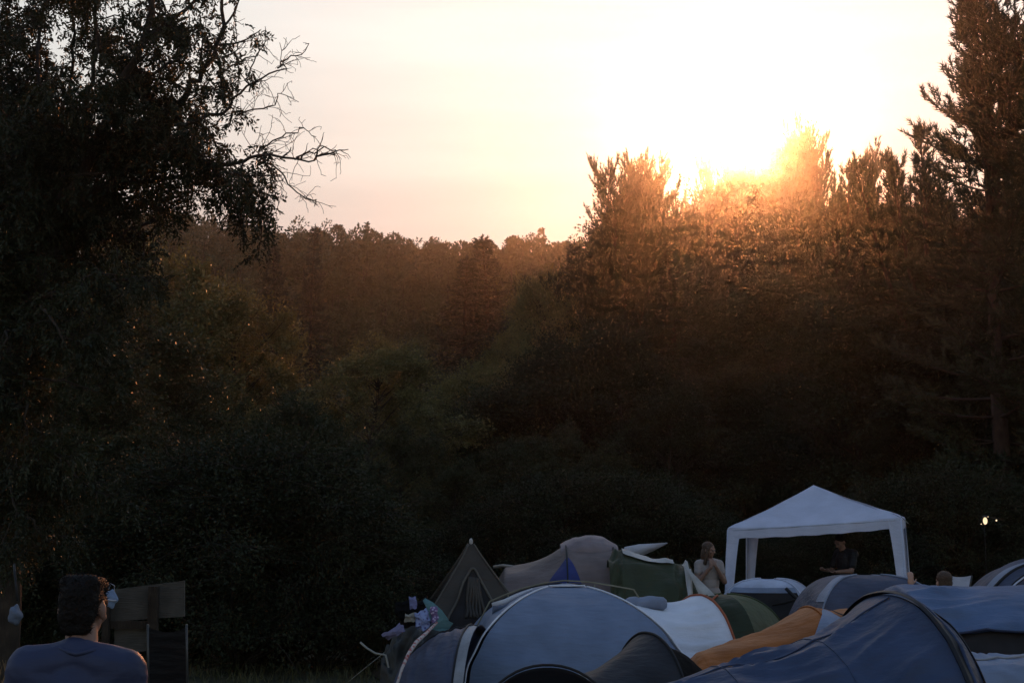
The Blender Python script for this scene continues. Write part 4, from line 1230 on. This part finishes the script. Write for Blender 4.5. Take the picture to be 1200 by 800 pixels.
for i in range(30):     # rows added behind the belt to block the low sun from the camp
    px = 672 + (i % 15) * 41 + (18 if i > 14 else 0); D = 84 + 3 * math.sin(i * 2.3) + (5 if i > 14 else 0)
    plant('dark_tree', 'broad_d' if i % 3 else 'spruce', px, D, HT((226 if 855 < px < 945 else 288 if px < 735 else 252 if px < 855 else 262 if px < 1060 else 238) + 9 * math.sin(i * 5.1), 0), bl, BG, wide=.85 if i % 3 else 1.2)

# --- trees of the middle and left
MG = 'leafy trees at the meadow edge'
plant('leafy_tree', 'broad_a', 268, 36, HT(318, 36), 'olive leafy tree with a rounded crown below the overhanging branches', MG, rot=.3, wide=.92)
plant('leafy_tree', 'broad_a', 425, 44, HT(382, 44), 'olive leafy tree with a broad low crown at the centre left', MG, rot=1.9, wide=1.05)
plant('leafy_tree', 'broad_b', 360, 31, HT(462, 31), 'dark bushy tree with glinting leaves in front of the broad crown', MG, rot=4.0, wide=1.0)
plant('leafy_tree', 'broad_a', 600, 58, HT(352, 58), 'slim leafy tree with hanging foliage left of the pine belt', MG, rot=2.2, wide=.62)
plant('leafy_tree', 'broad_a', 655, 55, HT(300, 55), 'leafy tree rising against the left end of the pine belt', MG, rot=5.2, wide=.6)
plant('leafy_tree', 'broad_a', 545, 54, HT(415, 54), 'short leafy tree left of the slim leafy tree', MG, rot=1.2, wide=.8)
DG = 'dark trees and bushes in the shade at the meadow edge'
dl = 'dark bushy tree lost in the shade at the meadow edge'
for i, (px, D, top, v, w) in enumerate([(175, 34, 262, 'broad_a', 1.0), (95, 30, 290, 'broad_b', 1.0), (20, 27, 285, 'broad_b', 1.0), (200, 27, 420, 'broad_b', .9), (300, 28, 520, 'broad_b', .9), (110, 23, 440, 'broad_b', .9),
        (30, 21, 430, 'broad_b', .9), (470, 40, 500, 'broad_b', .9), (530, 38, 540, 'broad_b', .9), (600, 40, 520, 'broad_b', .9), (650, 38, 500, 'broad_b', .9), (700, 37, 520, 'broad_b', .9), (420, 33, 545, 'broad_b', .9),
        (500, 48, 470, 'broad_a', 1.0), (585, 47, 455, 'broad_b', 1.0), (640, 48, 430, 'broad_b', 1.0), (-60, 22, 300, 'broad_b', 1.0), (240, 24, 560, 'broad_b', .9), (-110, 30, 240, 'broad_b', 1.1)]):
    plant('dark_tree', v, px, D, HT(top, D), dl, DG, wide=w)
SG = 'low dark bushes along the foot of the trees'
for i in range(34):
    px = -40 + i * 39 + 9 * math.sin(i * 7.3); D = (27 if px < 330 else 33) + 2.2 * math.sin(i * 3.1)
    if px < 190: D -= 5
    elif px < 450: D = 20.6 + .9 * math.sin(i * 2.1)
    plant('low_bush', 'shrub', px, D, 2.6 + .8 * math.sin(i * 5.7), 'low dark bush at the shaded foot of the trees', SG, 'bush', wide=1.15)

# --- single trees that stand out on the wooded slope
WG = 'single trees standing out on the wooded slope'
def slope(name, var, px, top, D, label, wide):
    plant(name, var, px, D, top, label, WG, wide=wide)
slope('spruce_tree', 'spruce', 568, 281, 86, 'dark spruce with a wide skirt on the far wooded slope', 1.5)
slope('spruce_tree', 'spruce', 361, 268, 88, 'narrow dark spruce on the far slope under the bare twigs', .75)
slope('spruce_tree', 'spruce', 315, 290, 82, 'blunt dark spruce on the far slope left of the narrow spruce', 1.0)
slope('spruce_tree', 'spruce', 545, 304, 80, 'low dark spruce beside the wide-skirted spruce on the far slope', 1.5)


# --- the far wood: one mass of crowns up the slope
def far_wood():
    r = rng_(99)
    fams = []
    for k in range(7):
        q = rng_(200 + k); n = 620
        if k < 4:
            d = nrm(q.normal(0, 1, (n, 3))); lob = nrm(q.normal(0, 1, (6, 3))); m = .8 + sum(.35 * np.exp(-(1 - d @ l) / .10) for l in lob)
            p = d * m[:, None] * np.array([.40, .40, .42]) * (q.uniform(.55, 1, (n, 1)) ** .4) + np.array([0, 0, .58])
            d = nrm(d + q.normal(0, .7, (n, 3)))
        else:   # pines: umbrella tops with ragged tiers
            z = q.uniform(.12, 1, n); a = q.uniform(0, 6.28, n); tier = .75 + .35 * np.sin(z * 40 + k)
            rr = (1 - z) ** (.55 if k < 6 else 1.0) * .42 * tier * q.uniform(.3, 1, n) ** .5 + .01
            p = np.stack([rr * np.cos(a), rr * np.sin(a), z - .10 * rr], 1); d = nrm(np.stack([np.cos(a), np.sin(a), .5 * np.ones(n)], 1) + q.normal(0, .5, (n, 3)))
        fams.append((p, d))
    V = []; tr = Wood()
    pts = []
    for row in range(38):
        D = 80 + row * 2.6
        x0, x1 = X(90, D), X(1330, D)
        nx = int((x1 - x0) / 2.7)
        for i in range(nx):
            x = x0 + (x1 - x0) * (i + r.uniform(.0, 1)) / nx; y = D + r.normal(0, .9)
            vis = X(760, D)
            if x > vis and r.random() < .45: continue
            pts.append((x, y))
    for (x, y) in pts:
        k = r.integers(0, 4) if r.random() < .72 else r.integers(4, 7); p, d = fams[k]
        n = len(p) if x < X(760, y) else 260
        h = r.uniform(4.2, 6.6) * (1.12 if r.random() < .10 else 1); w = h * r.uniform(.42, .62) * (1.1 if k < 4 else 1.0)
        a = r.uniform(0, 6.28); ca, sa = math.cos(a), math.sin(a)
        Rm = np.array([[ca, -sa, 0], [sa, ca, 0], [0, 0, 1]])
        z = float(ground_z(x, y)) - .1
        pp = (p[:n] @ Rm.T) * np.array([w, w, h]) + np.array([x, y, z]); dd = d[:n] @ Rm.T
        L = (.34 if y > 110 else .27) * r.uniform(.6, 1.3, n)
        v, _ = leaf_quads(pp, dd, L, L * .6, r); V.append(v)
        tr.add(np.array([(x, y, z), (x, y, z + h * .75)]), [.14, .03], 4)
    V = np.concatenate(V); nq = len(V) // 4
    me = mk('far_wood', V, np.arange(nq * 4).reshape(-1, 4), M['far_leaf'], None, False)
    tag(me, 'distant mixed wood covering the slope up to the skyline', 'forest', None, 'stuff')
    tm = tr.mesh('trunks', M['bark']); o = bpy.data.objects.new('trunks', tm); C.objects.link(o); o.parent = me; o['kind'] = 'stuff'
far_wood()


# --- big tree in the left foreground, its bare twigs reaching right
def big_tree():
    r = rng_(7); D0 = 12.0
    wd = Wood(); LP = []; LD = []
    def leafy(p):
        px = 600 + p[0] / p[1] * F * 1.0
        py = 614 - (p[2] - H0) / p[1] * F
        a = 1.0 if px < 248 else max(0.0, 1 - (px - 248) / 55)
        if px > 255 and py < 150: a *= .25
        if py > 160 and px > 240: a = max(a, .75 if px < 312 else .0)
        return a
    def leaves(pts, dens=1.0):
        L = np.linalg.norm(np.diff(pts, axis=0), axis=1).sum(); n = max(1, int(L / .034 * dens))
        for s in r.uniform(.1, 1, n):
            i = min(int(s * (len(pts) - 1)), len(pts) - 2); f = s * (len(pts) - 1) - i
            p = pts[i] * (1 - f) + pts[i + 1] * f
            if r.random() > leafy(p): continue
            t = nrm(pts[i + 1] - pts[i]); ax = nrm(t * .3 + nrm(r.normal(0, 1, 3)) * .8 + np.array([0, 0, -.45])); Lr = r.uniform(.09, .17)
            k = 6
            w = np.linspace(.25, 1, k)[:, None]; sag = np.array([0, 0, -1]) * .05 * w ** 2
            q = p + ax * Lr * w + sag; sd = nrm(np.cross(ax, r.normal(0, 1, 3)))
            for sg in (-1, 1):
                LP.append(q); LD.append(nrm(ax * .6 + sg * sd * .8 + np.array([0, 0, -.35]) + r.normal(0, .2, (k, 3))))
    def branch(p, d, L, rad, lev, bare=False):
        n = 6; pts = [p]; dd = d
        for i in range(n):
            dd = nrm(dd + r.normal(0, .20, 3) + np.array([0, 0, (.05 if lev < 2 else -.06)]))
            pts.append(pts[-1] + dd * L / n)
        pts = np.array(pts); wd.add(pts, np.linspace(rad, max(rad * .35, .0021), n + 1), 5 if lev < 2 else 3)
        if lev >= 2: leaves(pts)
        if lev < 3:
            m = int(L / (.20 if lev == 1 else .13)) + 2
            for s in np.linspace(.18, .98, m):
                i = min(int(s * n), n - 1); f = s * n - i; q = pts[i] * (1 - f) + pts[i + 1] * f; t = nrm(pts[i + 1] - pts[i])
                if leafy(q) < .3 and r.random() < .15: continue
                c = nrm(t * .75 + nrm(r.normal(0, 1, 3)) * .75 + np.array([0, 0, .08]))
                branch(q, c, L * r.uniform(.34, .6) * (1.05 - .45 * s), max(rad * .5, .0024), lev + 1)
    def limb(px, r0, r1, dd, step=.30, Ls=1.0, start=0):
        raw = np.array([P(x, y, D0 + dz) for (x, y), dz in zip(px, dd)])
        t = np.linspace(0, len(raw) - 1, len(raw) * 5 - 4)
        pts = np.stack([np.interp(t, np.arange(len(raw)), raw[:, k]) for k in range(3)], 1)
        ker = np.array([.25, .5, .25])
        for _ in range(3):
            q = pts.copy(); q[1:-1] = pts[:-2] * .25 + pts[1:-1] * .5 + pts[2:] * .25; pts = q
        pts[2:] += r.normal(0, .014, pts[2:].shape) + .05 * np.sin(np.arange(len(pts) - 2)[:, None] * .55 + r.uniform(0, 6, 3)) * np.array([1, 1, .6])
        wd.add(pts, np.linspace(r0, r1, len(pts)), 8)
        Lt = np.linalg.norm(np.diff(pts, axis=0), axis=1).sum(); m = int(Lt / step)
        for s in np.linspace(start, .985, m):
            i = min(int(s * (len(pts) - 1)), len(pts) - 2); q = pts[i]; tg = nrm(pts[i + 1] - pts[i])
            fl = leafy(q)
            c = nrm(tg * .65 + nrm(r.normal(0, 1, 3) * np.array([1, .9, 1])) * .85)
            L = Ls * r.uniform(.55, 1.05) * (1.1 - .55 * s) * (1 if fl > .3 else .85)
            branch(q, c, L, max(.0035, min(.012, r0 * .3)), 1 if fl > .3 else 2)
    limb([(0, 980), (2, 760), (6, 560), (22, 400), (45, 300)], .13, .10, [0, 0, 0, 0, 0], 9, 1)
    limb([(45, 300), (75, 235), (100, 190), (140, 115), (165, 50), (185, -40), (190, -120)], .06, .015, [0, 0, 0, -.1, -.2, -.3, -.3], .26)
    limb([(100, 190), (150, 160), (200, 135), (238, 95), (255, 40), (252, -20)], .045, .012, [0, .1, .2, .3, .3, .3], .24, .75)
    limb([(75, 235), (130, 212), (185, 185), (250, 190), (300, 187), (345, 187), (386, 177)], .036, .0028, [0, -.1, -.2, -.2, -.2, -.1, 0], .17, .72, .05)
    limb([(185, 185), (225, 152), (262, 122), (292, 108), (325, 80), (337, 54)], .020, .0025, [-.2, -.1, 0, .1, .1, .1], .15, .62)
    limb([(130, 212), (190, 216), (240, 210), (262, 236), (290, 252), (306, 262)], .024, .003, [-.1, 0, .1, .2, .2, .2], .20, .65)
    limb([(45, 300), (20, 220), (-20, 120), (-40, 20), (-50, -80)], .04, .012, [0, .2, .4, .4, .4], .22)
    limb([(60, 265), (60, 150), (45, 40), (55, -60)], .028, .010, [0, .5, .8, .9], .20)
    limb([(100, 190), (106, 100), (112, 0), (100, -80)], .024, .009, [0, -.4, -.6, -.7], .22)
    limb([(165, 50), (212, 22), (246, -15), (262, -70)], .022, .008, [-.2, 0, .1, .2], .20, .7)
    limb([(45, 300), (100, 285), (150, 268), (196, 256)], .04, .008, [0, .5, 1.0, 1.3], .19, .8)
    limb([(30, 350), (90, 345), (140, 330), (180, 330)], .035, .008, [0, -.4, -.7, -1.0], .24, .8)
    limb([(20, 400), (-30, 300), (-60, 200)], .03, .009, [0, -.5, -.9], .24)
    limb([(22, 380), (10, 260), (0, 170), (20, 90), (10, 0)], .026, .009, [0, .8, 1.2, 1.5, 1.5], .17)
    limb([(75, 235), (60, 170), (90, 90), (80, 10), (85, -60)], .024, .009, [0, 1.0, 1.4, 1.6, 1.7], .18)
    limb([(30, 330), (60, 215), (130, 150), (150, 90)], .04, .008, [0, 1.2, 1.6, 1.8], .20)
    for tw in ([(250, 190), (285, 205), (300, 232), (312, 262)], [(262, 122), (268, 80), (270, 40), (282, 15)], [(292, 108), (300, 70), (308, 34)],
               [(262, 150), (300, 122), (330, 112), (348, 122)], [(300, 187), (325, 160), (350, 150), (374, 158)], [(300, 187), (340, 206), (355, 236), (372, 242)],
               [(325, 80), (345, 70), (354, 48)], [(240, 210), (280, 214), (318, 228), (335, 252)], [(345, 187), (372, 176), (392, 181), (402, 178)], [(255, 90), (290, 62), (316, 52)]):
        limb(tw, .0085, .0026, [.05, .1, .1, .1], .075, .36)
    for tw, dz in (([(6, 560), (40, 520), (82, 536), (112, 580)], -.9), ([(4, 610), (28, 600), (58, 640)], -.8), ([(15, 450), (60, 436), (112, 466)], -.7), ([(3, 640), (-26, 600), (-50, 610)], -.4),
                   ([(10, 500), (-20, 440), (-50, 420)], -.5), ([(4, 590), (16, 560), (22, 620)], -1.0), ([(12, 480), (30, 460), (46, 520)], -1.0), ([(30, 350), (64, 380), (100, 420)], -1.1), ([(20, 400), (2, 380), (6, 430)], -.9)):
        limb(tw, .018, .004, [0] + [dz] * (len(tw) - 1), .15, .62)
    limb([(140, 115), (185, 90), (215, 70), (228, 20)], .02, .006, [0, .4, .8, 1.0], .20, .7)
    LPa = np.concatenate(LP); LDa = np.concatenate(LD); n = len(LPa)
    print('big tree leaves', n)
    V, Fa = leaf_quads(LPa, LDa, .046 * r.uniform(.7, 1.25, n), .020 * r.uniform(.8, 1.2, n), r)
    t = thing('leafy_tree', (X(0, D0), D0, 0), 'large overhanging tree at upper left with bare twigs reaching over the sky', 'tree')
    mk('trunk', np.concatenate(wd.V), np.concatenate(wd.F), M['bark'], t)
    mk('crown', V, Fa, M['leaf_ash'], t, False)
big_tree()


# --- ground
def ground():
    xs = np.concatenate([np.linspace(-620, -130, 30), np.linspace(-120, 120, 121), np.linspace(130, 620, 30)]); ys = np.concatenate([np.linspace(-420, -12, 24), np.linspace(-10, 70, 81), np.linspace(74, 420, 88), np.linspace(440, 800, 16)])
    Xg, Yg = np.meshgrid(xs, ys, indexing='ij'); Zg = ground_z(Xg, Yg)
    V = np.stack([Xg, Yg, Zg], -1).reshape(-1, 3); n = len(ys)
    i, j = np.meshgrid(np.arange(len(xs) - 1), np.arange(n - 1), indexing='ij'); q = (i * n + j).ravel()
    M['soil'] = mat_basic('meadow_soil', (.085, .078, .045), rough=.95, var=.5, scale=1.6, bump=.6, bscale=18)
    tag(mk('ground', V, np.stack([q, q + n, q + n + 1, q + 1], 1), M['soil']), 'trampled grass meadow rising to a wooded slope', 'ground', None, 'structure')
    r = rng_(31); n = 42000
    x = r.uniform(-9, 9, n); y = r.uniform(3, 24, n)
    p = np.stack([x, y, ground_z(x, y)], 1); d = nrm(np.stack([r.normal(0, .3, n), r.normal(0, .3, n), np.ones(n)], 1))
    V, Fa = needle_tris(p, d, 1, .14, .012, r, .3)
    tag(mk('grass', V, Fa, M['grass'], None, False), 'short trampled grass between the tents', 'grass', None, 'stuff')
    # tall dry grass at the lower left corner
    n = 900; c = np.array([X(8, 7.6), 7.6, 0])
    x = c[0] + r.normal(0, .16, n); y = c[1] + r.normal(0, .25, n)
    h = r.uniform(.75, 1.36, n); bend = r.normal(0, .16, (n, 2)); V = []; Fq = []
    w = .006
    for k, f in enumerate((0, .35, .7, 1)):
        pass
    S_ = []
    for f, ww in ((0, 1), (.4, .9), (.75, .7), (1, .1)):
        px_ = x + bend[:, 0] * f ** 2; py_ = y + bend[:, 1] * f ** 2; pz = h * f * (1 - .08 * f)
        S_.append(np.stack([px_ - w * ww, py_, pz], 1)); S_.append(np.stack([px_ + w * ww, py_ + .002, pz], 1))
    V = np.stack(S_, 1).reshape(-1, 3); b = (np.arange(n) * 8)[:, None]
    Fa = np.concatenate([b + np.array([0, 1, 3, 2]), b + np.array([2, 3, 5, 4]), b + np.array([4, 5, 7, 6])])
    t = mk('tall_grass', V, Fa, M['dry_grass'], None, False); tag(t, 'clump of tall reddish dry grass in the bottom left corner', 'grass', None, 'stuff')
ground()

SUN_E, SUN_C = 5.0, (1.0, .36, .13)
SKY, DUST, AIR, OZ = .15, .5, 1.8, 3.0
TINT, TINT_LOW, TINT_FAR = (1.90, 1.40, 1.16), (.80, .50, .50), (.93, .87, 1.08)
SH_K, SH_G = 1.25, 1.55
HAZE, HAZE_G, HAZE_C = .00045, .965, (1.0, .92, .84)
EXPO = 0.0

# ------------------------------------------------------------------ camera, sun, sky, haze
cam = bpy.data.cameras.new('camera'); co = bpy.data.objects.new('camera', cam); C.objects.link(co)
co.location = (0, 0, H0); co.rotation_euler = (PI / 2 + TH, 0, 0)
cam.lens = F * 36 / 1200; cam.sensor_width = 36; cam.clip_end = 3000; cam.clip_start = .05
S.camera = co

sd = nrm(P(868, 172, 100.) - np.array([0, 0, H0]))
EL = math.asin(sd[2]); AZ = math.atan2(sd[0], sd[1])
sun = bpy.data.lights.new('sun', 'SUN'); so = bpy.data.objects.new('sun', sun); C.objects.link(so)
sun.energy = SUN_E; sun.angle = math.radians(.53); sun.color = SUN_C
so.rotation_euler = Vector(sd).to_track_quat('Z', 'Y').to_euler(); so.location = (20, 60, 60)

w = bpy.data.worlds.new('World'); S.world = w; w.use_nodes = True
nt = w.node_tree; nt.nodes.clear()
out = nt.nodes.new('ShaderNodeOutputWorld'); bg = nt.nodes.new('ShaderNodeBackground')
sky = nt.nodes.new('ShaderNodeTexSky'); sky.sky_type = 'NISHITA'; sky.sun_disc = False
sky.sun_elevation = EL; sky.sun_rotation = AZ; sky.dust_density = DUST; sky.air_density = AIR; sky.ozone_density = OZ; sky.altitude = 200
bg.inputs['Strength'].default_value = SKY
tint = nt.nodes.new('ShaderNodeMix'); tint.data_type = 'RGBA'; tint.blend_type = 'MULTIPLY'; tint.inputs['Factor'].default_value = 1.0
tcw = nt.nodes.new('ShaderNodeTexCoord'); dp = nt.nodes.new('ShaderNodeVectorMath'); dp.operation = 'DOT_PRODUCT'
dp.inputs[1].default_value = (sd[0], sd[1], sd[2]); nt.links.new(tcw.outputs['Generated'], dp.inputs[0])
rp = nt.nodes.new('ShaderNodeValToRGB'); rp.color_ramp.interpolation = 'EASE'
rp.color_ramp.elements[0].position = .15; rp.color_ramp.elements[1].position = .93
rp.color_ramp.elements[0].color = (0, 0, 0, 1); rp.color_ramp.elements[1].color = (1, 1, 1, 1)
sp = nt.nodes.new('ShaderNodeSeparateXYZ'); nt.links.new(tcw.outputs['Generated'], sp.inputs[0])
rz = nt.nodes.new('ShaderNodeValToRGB'); el = rz.color_ramp.elements
el[0].position = .20; el[0].color = (*TINT_LOW, 1); el[1].position = .36; el[1].color = (*TINT, 1)
e2 = el.new(.75); e2.color = (*TINT_FAR, 1)
nt.links.new(sp.outputs['Z'], rz.inputs['Fac'])
mxc = nt.nodes.new('ShaderNodeMix'); mxc.data_type = 'RGBA'
ci = [i for i in mxc.inputs if i.type == 'RGBA']; ci[0].default_value = (*TINT_FAR, 1)
nt.links.new(dp.outputs['Value'], rp.inputs['Fac'])
# evening white balance of the whole sky
tint_in = [i for i in tint.inputs if i.type == 'RGBA']; nt.links.new(rp.outputs['Color'], mxc.inputs['Factor']); nt.links.new(rz.outputs['Color'], ci[1]); nt.links.new([o for o in mxc.outputs if o.type == 'RGBA'][0], tint_in[1])
nt.links.new(sky.outputs['Color'], tint_in[0]); 
tc_out = [o for o in tint.outputs if o.type == 'RGBA'][0]
def vm(op, a, b):      # soft shoulder of the bright sky round the sun: c * g / (1 + c / k)
    n = nt.nodes.new('ShaderNodeVectorMath'); n.operation = op
    for i, q in enumerate((a, b)):
        if isinstance(q, tuple): n.inputs[i].default_value = q
        else: nt.links.new(q, n.inputs[i])
    return n.outputs['Vector']
den = vm('ADD', vm('MULTIPLY', tc_out, (SKY / SH_K,) * 3), (1, 1, 1))
res = vm('DIVIDE', vm('MULTIPLY', tc_out, (SH_G,) * 3), den)
mp = nt.nodes.new('ShaderNodeMapping'); mp.inputs['Scale'].default_value = (1.6, 1.6, 15); nt.links.new(tcw.outputs['Generated'], mp.inputs['Vector'])
cn = nt.nodes.new('ShaderNodeTexNoise'); cn.inputs['Scale'].default_value = 2.2; cn.inputs['Detail'].default_value = 6; nt.links.new(mp.outputs['Vector'], cn.inputs['Vector'])
cr = nt.nodes.new('ShaderNodeMapRange'); cr.inputs['From Min'].default_value = .35; cr.inputs['From Max'].default_value = .68; cr.inputs['To Min'].default_value = .93; cr.inputs['To Max'].default_value = 1.04
nt.links.new(cn.outputs['Fac'], cr.inputs['Value'])      # thin streaks of high cloud
cmb = nt.nodes.new('ShaderNodeCombineXYZ')
for i in range(3): nt.links.new(cr.outputs['Result'], cmb.inputs[i])
nt.links.new(vm('MULTIPLY', res, cmb.outputs['Vector']), bg.inputs['Color']); nt.links.new(bg.outputs[0], out.inputs['Surface'])

if HAZE > 0:
    hb = MB(); hb.box((0, 190, 21.0), (1300, 1300, 46.0))
    hm, hnt, ho = newmat('haze_air')
    pv = hnt.nodes.new('ShaderNodeVolumePrincipled')
    pv.inputs['Color'].default_value = (*HAZE_C, 1); pv.inputs['Density'].default_value = HAZE; pv.inputs['Anisotropy'].default_value = HAZE_G
    hnt.links.new(pv.outputs[0], ho.inputs['Volume'])
    h = hb.build('haze', hm, None, False); tag(h, 'thin evening haze in the air over the whole place', 'haze', None, 'stuff')

S.render.engine = 'CYCLES'
cy = S.cycles
cy.use_denoising = True
try: cy.denoiser = 'OPENIMAGEDENOISE'; cy.denoising_input_passes = 'RGB_ALBEDO_NORMAL'
except Exception as e: print(e)
cy.max_bounces = 4; cy.diffuse_bounces = 2; cy.glossy_bounces = 2; cy.transmission_bounces = 4; cy.volume_bounces = 0; cy.transparent_max_bounces = 8
cy.use_adaptive_sampling = False
cy.sample_clamp_indirect = 6; cy.use_light_tree = False
S.view_settings.view_transform = 'Standard'; S.view_settings.look = 'None'; S.view_settings.gamma = 1; S.view_settings.exposure = EXPO
